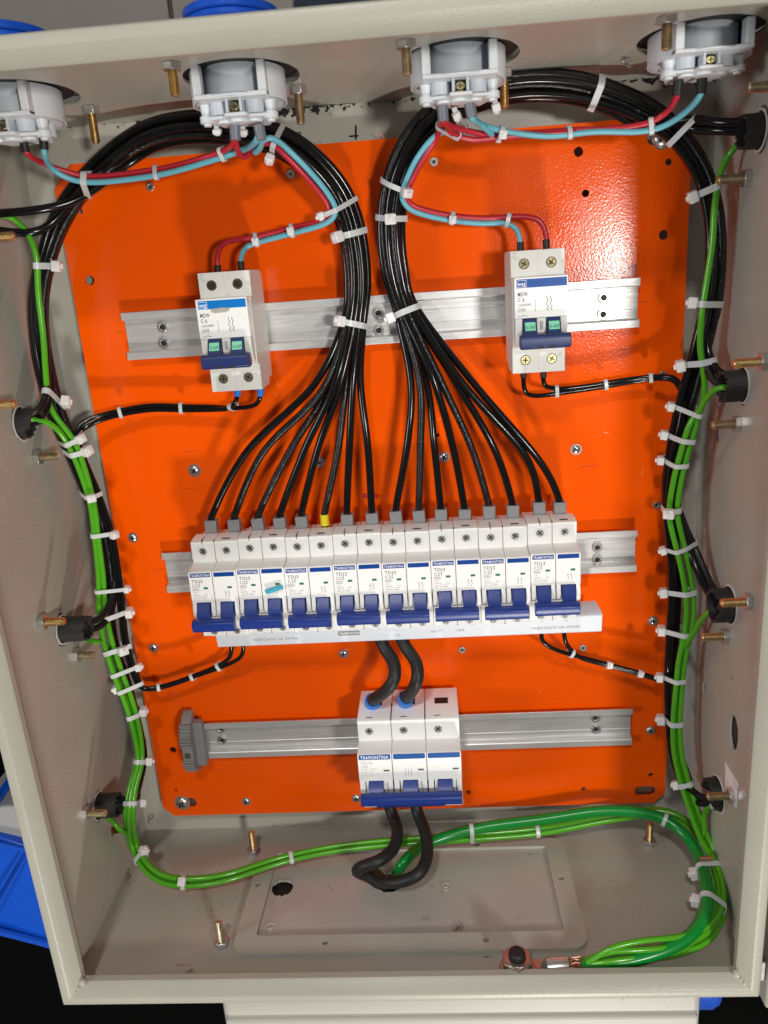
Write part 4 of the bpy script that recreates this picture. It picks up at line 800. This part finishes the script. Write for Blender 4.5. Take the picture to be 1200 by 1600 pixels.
# ------------------------------------------------------------------ sleeves in the wall holes
def sleeve(x, y, z, sx, ln, r, label, tilt=0, cut=False):
    t = thing('rubber_sleeve', (x, y, z), label, 'sleeve', 'black rubber sleeves in the wall holes')
    n = 28; vs = []; fs = []; rows = []
    prof_ = [(-3, r), (ln * .5, r * .98), (ln, r * .97), (ln, r * .8), (-3, r * .8)]
    for pi, (d, rr) in enumerate(prof_):
        for k in range(n):
            a = 2 * math.pi * k / n; rnd = random.Random(int(x * 7 + y) + k); jag = rnd.uniform(-1.6, 1.2) if pi in (2, 3) else 0
            if cut and math.sin(a) < -.3 and pi in (1, 2, 3): d2 = d * .45
            else: d2 = d
            vs.append((x + sx * (d2 + jag), y + rr * math.sin(a) * (1 + .04 * math.sin(3 * a)) + tilt * d2, z + rr * math.cos(a)))
    for p_ in range(len(prof_) - 1):
        for k in range(n): fs.append((p_ * n + k, p_ * n + (k + 1) % n, (p_ + 1) * n + (k + 1) % n, (p_ + 1) * n + k))
    mb = MB(); mb.add(vs, fs); mb.build('sleeve_tube', SLEEVE, t, smooth=50)
    mb = MB(); n = 48; vs = []
    rr = random.Random(int(y * 3 + x)); ro = [r * rr.uniform(1.17, 1.25) for _ in range(n)]
    for e, d0 in ((0, .15), (1, .15), (1, .7), (0, .9)):
        vs += [(x + sx * d0, y + (ro[k] if e else r * 1.08) * math.sin(2 * math.pi * k / n), z + (ro[k] if e else r * 1.08) * math.cos(2 * math.pi * k / n)) for k in range(n)]
    mb.add(vs, [(q * n + k, q * n + (k + 1) % n, ((q + 1) % 4) * n + (k + 1) % n, ((q + 1) % 4) * n + k) for q in range(4) for k in range(n)]); mb.build('burr_edge', GLUE, t)
sleeve(xl(67), 104, 67, 1, 12, 10.8, 'black rubber sleeve in the second hole of the left wall', cut=True)
sleeve(xl(68), -55, 68, 1, 20, 9.8, 'long black rubber sleeve in the third hole of the left wall', .02)
sleeve(xl(68), -214, 68, 1, 17, 10.0, 'black rubber sleeve in the lowest hole of the left wall', .04)
sleeve(xr(78), 255, 76, -1, 11, 10.2, 'torn black sleeve in the top hole of the right wall', .0)
sleeve(xr(74), 102, 74, -1, 14, 10.6, 'clean cut black sleeve in the second hole of the right wall', -.02)
sleeve(xr(76), -54.5, 76, -1, 12, 12.5, 'short ragged black sleeve in the third hole of the right wall')
sleeve(xr(77), -212, 77, -1, 9, 12.5, 'half torn black sleeve in the lowest hole of the right wall', cut=True)

# ------------------------------------------------------------------ threaded bolts with nuts on the walls
def stud_master(nut=True):
    t = thing('threaded_bolt', (0, 0, 0), '', 'bolt', 'threaded bolts through the cabinet walls'); t['org'] = (0, 0, 0)
    L = 23; pts = []; R = []
    z = 0
    while z < L: pts += [Vector((0, 0, z)), Vector((0, 0, z + .45)), ]; R += [2.95, 2.5]; z += .9
    pts.append(Vector((0, 0, L))); R.append(2.4); pts.append(Vector((0, 0, L + .7))); R.append(1.9)
    mb = MB(); mb.tube(pts, R, 14); mb.build('threaded_shank', BRASS, t, org=(0, 0, 0), smooth=25)
    mb = MB(); mb.hexn((0, 0, .1), (0, 0, 5.2), 5.8); mb.ringcyl((0, 0, 5), (0, 0, 5.5), 4.6, 3.0, 18); mb.build('nut', STEEL, t, org=(0, 0, 0), bevel=.5)
    return t
sm_ = stud_master(); first = True
def stud(pos, dirn, label, ln=1.0):
    global first
    o = sm_ if first else copy_tree(sm_); first = False
    for ch in o.children:
        if ch.name.startswith('threaded_shank') and len(label) % 3: ch.data = ch.data.copy(); ch.data.materials[0] = (BRASS, BRASS2, BRASS3)[len(label) % 3]
    o.location = Vector(pos) * S; q = Vector(dirn).to_track_quat('Z', 'Y'); e = q.to_euler(); o.rotation_euler = e; o.rotation_euler.rotate_axis('Z', random.uniform(0, 1)); o.scale = (1, 1, ln); o['label'] = label
wn = ['uppermost', 'second', 'third', 'fourth', 'fifth', 'sixth', 'lowest']
def wallpt(u, v, side):
    z = 50.0
    for _ in range(6):
        if side == 'L': q = P(u, v, x=xl(z))
        elif side == 'R': q = P(u, v, x=xr(z))
        elif side == 'T': q = P(u, v, y=yt(z))
        else: q = P(u, v, y=yb(z))
        z = q.z
    return q
LB_ = [wallpt(u, v, 'L') for u, v in ((-28, 372), (-26, 634), (56, 714), (63, 972), (117, 1024), (130, 1271), (175, 1297))]
RB_ = [wallpt(u, v, 'R') for u, v in ((1222, 133), (1172, 278), (1198, 565), (1157, 662), (1174, 940), (1138, 994), (1147, 1243))]
LB_ = [(q.y, q.z) for q in LB_]; RB_ = [(q.y, q.z) for q in RB_]
for i, (y, z) in enumerate(LB_): stud((xl(z) + (0 if i % 2 else 0), y, z), (1, 0, .02), 'gold coloured bolt with a nut, %s on the left wall' % wn[i], [.95, .92, .75, .78, .72, .8, .25][i])
for i, (y, z) in enumerate(RB_): stud((xr(z), y, z), (-1, 0, .02), 'gold coloured bolt with a nut, %s on the right wall' % wn[i], [.8, .85, .85, .8, .84, .8, .82][i])
for (x, z), l in zip([(q.x, q.z) for q in [wallpt(u, v, 'T') for u, v in ((141, 166), (268, 98), (465, 134), (634, 64), (787, 108), (1043, 26), (1130, 112))]], ['hanging right of the leftmost socket', 'left of the second socket, near the rim', 'hanging right of the second socket', 'left of the third socket, near the rim', 'hanging right of the third socket', 'in front of the rightmost socket, near the rim', 'hanging right of the rightmost socket']):
    stud((x, yt(z), z), (0, -1, 0), 'gold coloured bolt on the top wall, ' + l, [.68, .72, .78][int(abs(x)) % 3] if z > 60 else .95)
for (x, z), l in zip([(-141, 21), (-144.4, 126.6), (208, 22.6)], ['at the back left behind the green wires', 'standing alone at the front left', 'at the back right under the green wires']):
    stud((x, yb(z), z), (0, 1, 0), 'gold coloured bolt on the bottom wall, ' + l, .95)

# ------------------------------------------------------------------ sockets through the top wall
def socket_master():
    t = thing('panel_socket', (0, 0, 0), '', 'socket', 'light grey sockets through the top wall'); t['org'] = (0, 0, 0); O = (0, 0, 0)
    R0, Y0, Y1 = 28.5, 3, -19.5
    # outer shell: arc leaving a front window (z is towards the viewer)
    def arc(a0, a1, ro, ri, ya, yb_, n=30):
        vs = []; fs = []
        for i in range(n + 1):
            a = math.radians(a0 + (a1 - a0) * i / n); s_, c_ = math.sin(a), math.cos(a)
            vs += [(ro * s_, ya, ro * c_), (ro * s_, yb_, ro * c_), (ri * s_, yb_, ri * c_), (ri * s_, ya, ri * c_)]
        for i in range(n):
            b = 4 * i
            for k in range(4): fs.append((b + k, b + 4 + k, b + 4 + (k + 1) % 4, b + (k + 1) % 4))
        fs += [(0, 3, 2, 1)[::-1], (4 * n, 4 * n + 1, 4 * n + 2, 4 * n + 3)]
        return vs, fs
    mb = MB(); mb.add(*arc(42, 318, R0, R0 - 2.2, Y0, Y1)); mb.build('shell', SOCKW, t, org=O, smooth=40)
    mb = MB(); mb.box(-21.5, -16.5, Y1, Y0, 18.5, 25.2); mb.box(16.5, 21.5, Y1, Y0, 18.5, 25.2); mb.box(-21.5, 21.5, Y1 - .6, Y1 + 2.6, 14, 25.6); mb.build('window_frame', SOCKW, t, org=O, bevel=.6)
    mb = MB(); mb.cyl((0, Y0 + 3, 0), (0, Y1 + 3.4, 0), 20.5, n=48); mb.build('inner_barrel', SOCKI, t, org=O, bevel=1.2)
    mb = MB(); mb.cyl((0, Y1 + 1.8, 0), (0, Y1, 0), R0 - .6, n=48); mb.build('base_disc', SOCKW, t, org=O, bevel=.5)
    # terminal chamber
    mb = MB(); mb.box(-4.6, -3.0, -28.5, Y1, 8, 21); mb.box(3.6, 5.2, -28.5, Y1, 8, 21); mb.box(-4.6, 5.2, -28.5, Y1, 5.5, 8); mb.cyl((-11, Y1, 10), (-11, -28.4, 10), 5.6, n=22); mb.cyl((10.5, Y1, 10), (10.5, -28.4, 10), 5.6, n=22); mb.cyl((-13, Y1, -9), (-13, -28.4, -9), 6, n=20); mb.cyl((13, Y1, -9), (13, -28.4, -9), 6, n=20); mb.build('terminal_chamber', SOCKI, t, org=O, bevel=.4)
    mb = MB(); mb.box(-3, 3.6, -28, Y1 - .5, 8.1, 9.5); mb.build('screw_well', DARK, t, org=O)
    mb = MB(); mb.cyl((.2, -24.6, 9), (.2, -24.6, 19.0), 2.9, n=18); mb.box(-2.2, 2.6, -28.4, -25, 10, 15); sc_ = mb.build('terminal_screw', BRASSD, t, org=O, bevel=.4)
    mb = MB(); mb.box(-2, 2.4, -24.9, -24.3, 19, 19.15); mb.box(-.1, .5, -26.7, -22.5, 19, 19.15); mb.build('cross_slot', DARK, sc_, org=O)
    for x in (-19.5, 19.5):
        mb = MB(); mb.cyl((x, Y1, 8), (x, -28, 8), 3.6, 3.0, n=18); mb.cyl((x, -27.5, 8), (x, -32.3, 8), 4.3, n=18); mb.cyl((x, -32.2, 8), (x, -34.4, 8), 2.4, n=14); mb.build('pillar', SOCKW, t, org=O, bevel=.4)
    mb = MB(); mb.prism([(-21, 12), (-7, 14), (-6, 20), (7, 20), (8, 14), (21, 12), (21, 3), (14, -16), (-14, -16), (-21, 3)], -28.6, -31.2, 'y'); mb.build('cover_plate', SOCKW, t, org=O, bevel=.6)
    mb = MB()
    for x in (-9, 9): mb.cyl((x, -31.2, 6), (x, -33.4, 6), 4.8, 4.6, n=22)
    mb.cyl((0, -31.2, 9), (0, -34, 9), 5.6, n=22); mb.build('wire_collar', SOCKW, t, org=O, bevel=.5)
    mb = MB(); mb.cyl((0, 4.2, 0), (0, 6.9, 0), 36.5, n=40); mb.build('hole_darkening_disc', DARK, t, org=O)  # black disc added behind the wall so the socket hole reads dark
    # outside of the wall: flange and blue hinged cap
    mb = MB(); mb.box(-37, 37, 7, 11, -37, 37); mb.cyl((0, 10.8, 0), (0, 32, 0), 26.5, n=40); mb.build('outer_flange', SOCKW, t, org=O, bevel=1.5)
    mb = MB(); mb.cyl((0, 32, 0), (0, 37, 0), 27.4, n=48); mb.ringcyl((0, 37, 0), (0, 43, 0), 28.2, 18, 48); mb.cyl((0, 38, 0), (0, 42, 0), 18, n=40); mb.build('cap_ring', CAPBLUE, t, org=O, bevel=1.2)
    return t
so = socket_master()
for i, x in enumerate(TX):
    o = so if i == 0 else copy_tree(so)
    o.location = Vector((x + (-4.5, -2.5, -2.0, 0.0)[i], yt(TZ) , TZ)) * S; o.scale = (1, (.80, .80, .77, .67)[i], 1.13); o['label'] = ['leftmost light grey socket back, half out of the picture', 'second light grey socket back from the left, above the left double breaker', 'third light grey socket back from the left, at the start of the right arch', 'rightmost light grey socket back, with black ferrules'][i]
# socket outside the left wall, lower left
t = thing('blue_wall_socket', (-290, -270, 60), 'big glossy blue socket outside the lower left cabinet wall', 'socket')
a = [P(-60, 1290, z=95), P(40, 1322, z=100), P(95, 1490, z=100), P(-60, 1445, z=95)]
mb = MB(); mb.add([q for q in a] + [Vector((q.x, q.y, 20)) for q in a], [(0, 3, 2, 1), (4, 5, 6, 7), (0, 1, 5, 4), (1, 2, 6, 5), (2, 3, 7, 6), (3, 0, 4, 7)]); mb.build('blue_housing', CAPBLUE, t, bevel=2.5, seg=3)
for (u0, v0, u1, v1, wd) in ((-30, 1440, 40, 1320, 1.0), (-22, 1448, 48, 1326, .8), (-60, 1305, 60, 1332, 2.0), (-60, 1440, 90, 1478, 3.0)):
    q0, q1 = P(u0, v0, z=100.3), P(u1, v1, z=101.2); mb = MB(); mb.cyl(q0, q1, wd, n=8); mb.build('moulded_rib', CAPBLUE, t)
mb = MB(); q0, q1 = P(-40, 1262, z=92), P(45, 1318, z=92); mb.box(q0.x, q1.x, q1.y, q0.y, 20, 92); mb.build('grey_base', mat('mid_grey_plastic', (0.30, 0.30, 0.29), .5), t, bevel=2)
q0 = P(-8, 1256, z=88); mb = MB(); mb.cyl(q0 + Vector((-14, 0, 0)), q0 + Vector((4, 0, 0)), 7, n=20); mb.cyl((q0.x - 4, q0.y, 20), q0, 4, n=14); mb.build('hinge_knob', CAPBLUE, t, bevel=1)
# cream box with blue socket below the cabinet
t = thing('cream_junction_box', (33, -370, -22), 'cream plastic box with a blue socket, below the lower cabinet edge', 'junction box')
q0, q1 = P(346, 1575, z=92), P(1096, 1575, z=92)
mb = MB(); mb.box(q0.x, q1.x, -470, -330, 70, 92); mb.build('box_lid', CREAM, t, bevel=6, seg=4)
ya = P(700, 1589, z=94).y
mb = MB(); mb.box(q0.x + 3, q1.x - 3, -470, ya, 84, 96); mb.build('raised_lid_panel', CREAM, t, bevel=2.5, seg=3)
mb = MB(); mb.box(q0.x + 2, q1.x - 2, -468, -332, -22, 69); mb.build('box_body', CREAM, t, bevel=3, seg=3)
mb = MB(); mb.ringcyl((q1.x + .2, -400, 40), (q1.x + 16, -400, 40), 46, 30, 40); mb.ringcyl((q1.x + 15.6, -400, 40), (q1.x + 20, -400, 40), 44, 26, 40); mb.build('blue_cap', CAPBLUE, t, bevel=1)
# door edge at the right
q0 = P(1196, 1578, z=150); t = thing('cabinet_door', (q0.x + 60, 0, -22), 'beige cabinet door edge standing open right of the lower right corner', 'door')
mb = MB(); mb.box(q0.x, q0.x + 22, q0.y, 300, -22, 150); mb.build('door_panel', BEIGERIM, t, bevel=2.5, seg=3)
mb = MB(); mb.box(xr(150) + 2.2, q0.x - .2, q0.y + 22, q0.y + 40, 110, 146); mb.build('hinge', DSTEEL, t, bevel=1)
# dark cloth at the top edge
t = thing('dark_cloth', P(560, -20, z=-20), 'dark blue cloth beyond the top edge of the cabinet', 'cloth')
q0 = P(540, -30, z=-18); mb = MB()
nx, ny = 26, 8; vs = []; fs = []
q0, q1 = P(458, 14, z=-20), P(760, -60, z=-20)
for j in range(ny + 1):
    for i in range(nx + 1):
        x = q0.x + (q1.x - q0.x) * i / nx + 3 * math.sin(j); y = q0.y + 120 * j / ny + 2 * math.sin(i * 1.3); vs.append((x, y, -22 + 7 * abs(math.sin(i * .7 + j * .5)) * (.4 + .6 * (j > 0))))
for j in range(ny):
    for i in range(nx): k = j * (nx + 1) + i; fs.append((k, k + 1, k + nx + 2, k + nx + 1))
mb.add(vs, fs); mb.build('cloth_fold', DENIM, t, smooth=80)

# ------------------------------------------------------------------ earth stud, lug
yb0 = yb(152); q = P(808, 1497, y=-284); q = Vector((q.x, yb0, q.z))
t = thing('earth_stud', q, 'heavy nut and washer on the dark earth stud by the lower cabinet edge', 'stud')
mb = MB(); mb.cyl(q, q + Vector((0, 1.8, 0)), 13.5, n=36); mb.build('washer', DSTEEL, t, bevel=.5)
mb = MB(); mb.hexn(q + Vector((0, 6.4, 0)), q + Vector((0, 15.5, 0)), 11.4); mb.ringcyl(q + Vector((0, 15.3, 0)), q + Vector((0, 16, 0)), 9.4, 6, 30); mb.build('nut', mat('coppery_steel', (0.42, 0.36, 0.32), .28, .85, var=.25, vscale=150), t, bevel=1.0)
mb = MB(); mb.cyl(q + Vector((0, 2, 0)), q + Vector((0, 21, 0)), 5.8, n=24); mb.build('stud_end', BLACKM, t, bevel=1.5)
t = thing('cable_lug', q + Vector((20, 4, 0)), 'tinned copper lug crimped on the green earth wires beside the stud', 'cable lug')
mb = MB(); mb.cyl(q + Vector((0, 2.2, 0)), q + Vector((0, 6, 0)), 13, n=36); mb.box(q.x + 8, q.x + 24, q.y + 2.2, q.y + 5.8, q.z - 8, q.z + 8); mb.build('lug_tongue', mat('tinned_copper', (0.42, 0.33, 0.28), .3, .7, var=.25, vscale=120), t, bevel=.8)
mb = MB(); mb.tube([q + Vector((18, 4.5, 0)), q + Vector((22, 6, 0)), q + Vector((30, 7, 0)), q + Vector((36, 7, 0))], [4, 6.6, 6.8, 6.6], 20); mb.build('lug_barrel', STEEL, t, bevel=.4)
mb = MB()
for k in range(34):
    a = Vector((q.x + 33, q.y + 7 + random.uniform(-5, 5), q.z + random.uniform(-5, 5))); b = Vector((q.x + random.uniform(42, 50), q.y + 7 + random.uniform(-4, 4), q.z + random.uniform(-5, 6))); m_ = (a + b) / 2 + Vector((0, random.uniform(-1.5, 2.5), random.uniform(-2, 2)))
    mb.tube([a, m_, b], .42, 5)
mb.build('copper_strand', COPPER, t)
# pen marks and stains on the cabinet paint
mb = MB()
def pen(pts, z=None, y=None, w=.35):
    q = [P(u, v, z=z) if z is not None else P(u, v, y=y) for u, v in pts]; mb.tube(q, w, 5)
pen([(546, 213), (560, 212)], z=-14.9, w=.6); pen([(556, 196), (556, 218)], z=-14.9, w=.7); pen([(232, 1286), (233, 1274), (238, 1272), (239, 1277), (234, 1280)], z=-14.9)
pen([(199, 1368), (203, 1365), (203, 1371), (199, 1376)], y=-299.5); pen([(199, 1381), (202, 1380)], y=-299.5); pen([(460, 208), (470, 207), (469, 214)], z=-14.9, w=.5)
mb.build('pen_mark', DARK, enc)
def stain(u, v, rx, rz, m, n=40, dy=.06, gp_=0.0):
    q = P(u, v, y=-299); y_ = yb(q.z) + dy + gp_; f = MB()
    for _ in range(n):
        a = random.uniform(0, 6.28); d = math.sqrt(random.random()); x, z = q.x + rx * d * math.cos(a), q.z + rz * d * math.sin(a); r_ = random.uniform(.25, .9) * (1.2 - d)
        f.add([(x + r_ * math.cos(t_ * 1.047) * random.uniform(.6, 1.3), y_ + _ * .0008, z + r_ * math.sin(t_ * 1.047) * random.uniform(.6, 1.3)) for t_ in range(6)], [(5, 4, 3, 2, 1, 0)])
    f.build('dirt_stain', m, enc, smooth=0)
BR = mat('brown_stain', (0.20, 0.15, 0.12), .6); stain(716, 1452, 6, 9, BR, 190, gp_=1.0); stain(296, 1518, 5, 3, BR, 60); stain(285, 1508, 12, 1, BR, 40); stain(830, 1330, 12, 3, BR, 25, gp_=1.0); stain(816, 1435, 5, 4, BR, 18, gp_=1.0); stain(500, 1390, 40, 20, BR, 40, gp_=1.0); stain(350, 1420, 60, 25, BR, 40); stain(1000, 1400, 60, 30, BR, 30); stain(762, 1495, 6, 1, BR, 20)
# drill swarf by two bolt holes on the top wall
for u, v, l in ((786, 106, 'curled drill swarf by the bolt right of the third socket'), (981, 91, 'curled drill swarf on the top wall left of the rightmost socket')):
    q = P(u, v, y=305.5); t = thing('drill_swarf', q, l, 'swarf'); mb = MB()
    for k in range(7):
        c0 = q + Vector((random.uniform(-3, 3), -1 - random.uniform(0, 2), random.uniform(-3, 3))); rr = random.uniform(1, 2.2); a0 = random.uniform(0, 6)
        mb.tube([c0 + Vector((rr * math.cos(a0 + j * .7), -j * .25, rr * math.sin(a0 + j * .7))) for j in range(8)], .3, 5)
    mb.build('metal_curl', STEEL, t)
# torn paper near the lowest right hole
pp_ = [(1130, 1191), (1153, 1224), (1150, 1263), (1143, 1255), (1131, 1240)]
v3 = []
for u, v in pp_:
    qq = P(u, v, x=241.0); qq.x = xr(qq.z) - .5; v3.append(qq)
t = thing('paper_scrap', v3[0], 'torn pale paper patch on the right wall behind the lowest bolt', 'paper'); mb = MB(); mb.add(v3 + [q_ + Vector((.35, 0, 0)) for q_ in v3], [tuple(range(5)), tuple(range(9, 4, -1))] + [(i, (i + 1) % 5, (i + 1) % 5 + 5, i + 5) for i in range(5)]); mb.build('paper_sheet', PAPER, t, smooth=0)
# tidy helper properties
for o in bpy.data.objects:
    if 'org' in o: del o['org']
    if 'label' in o and not o['label']: del o['label']
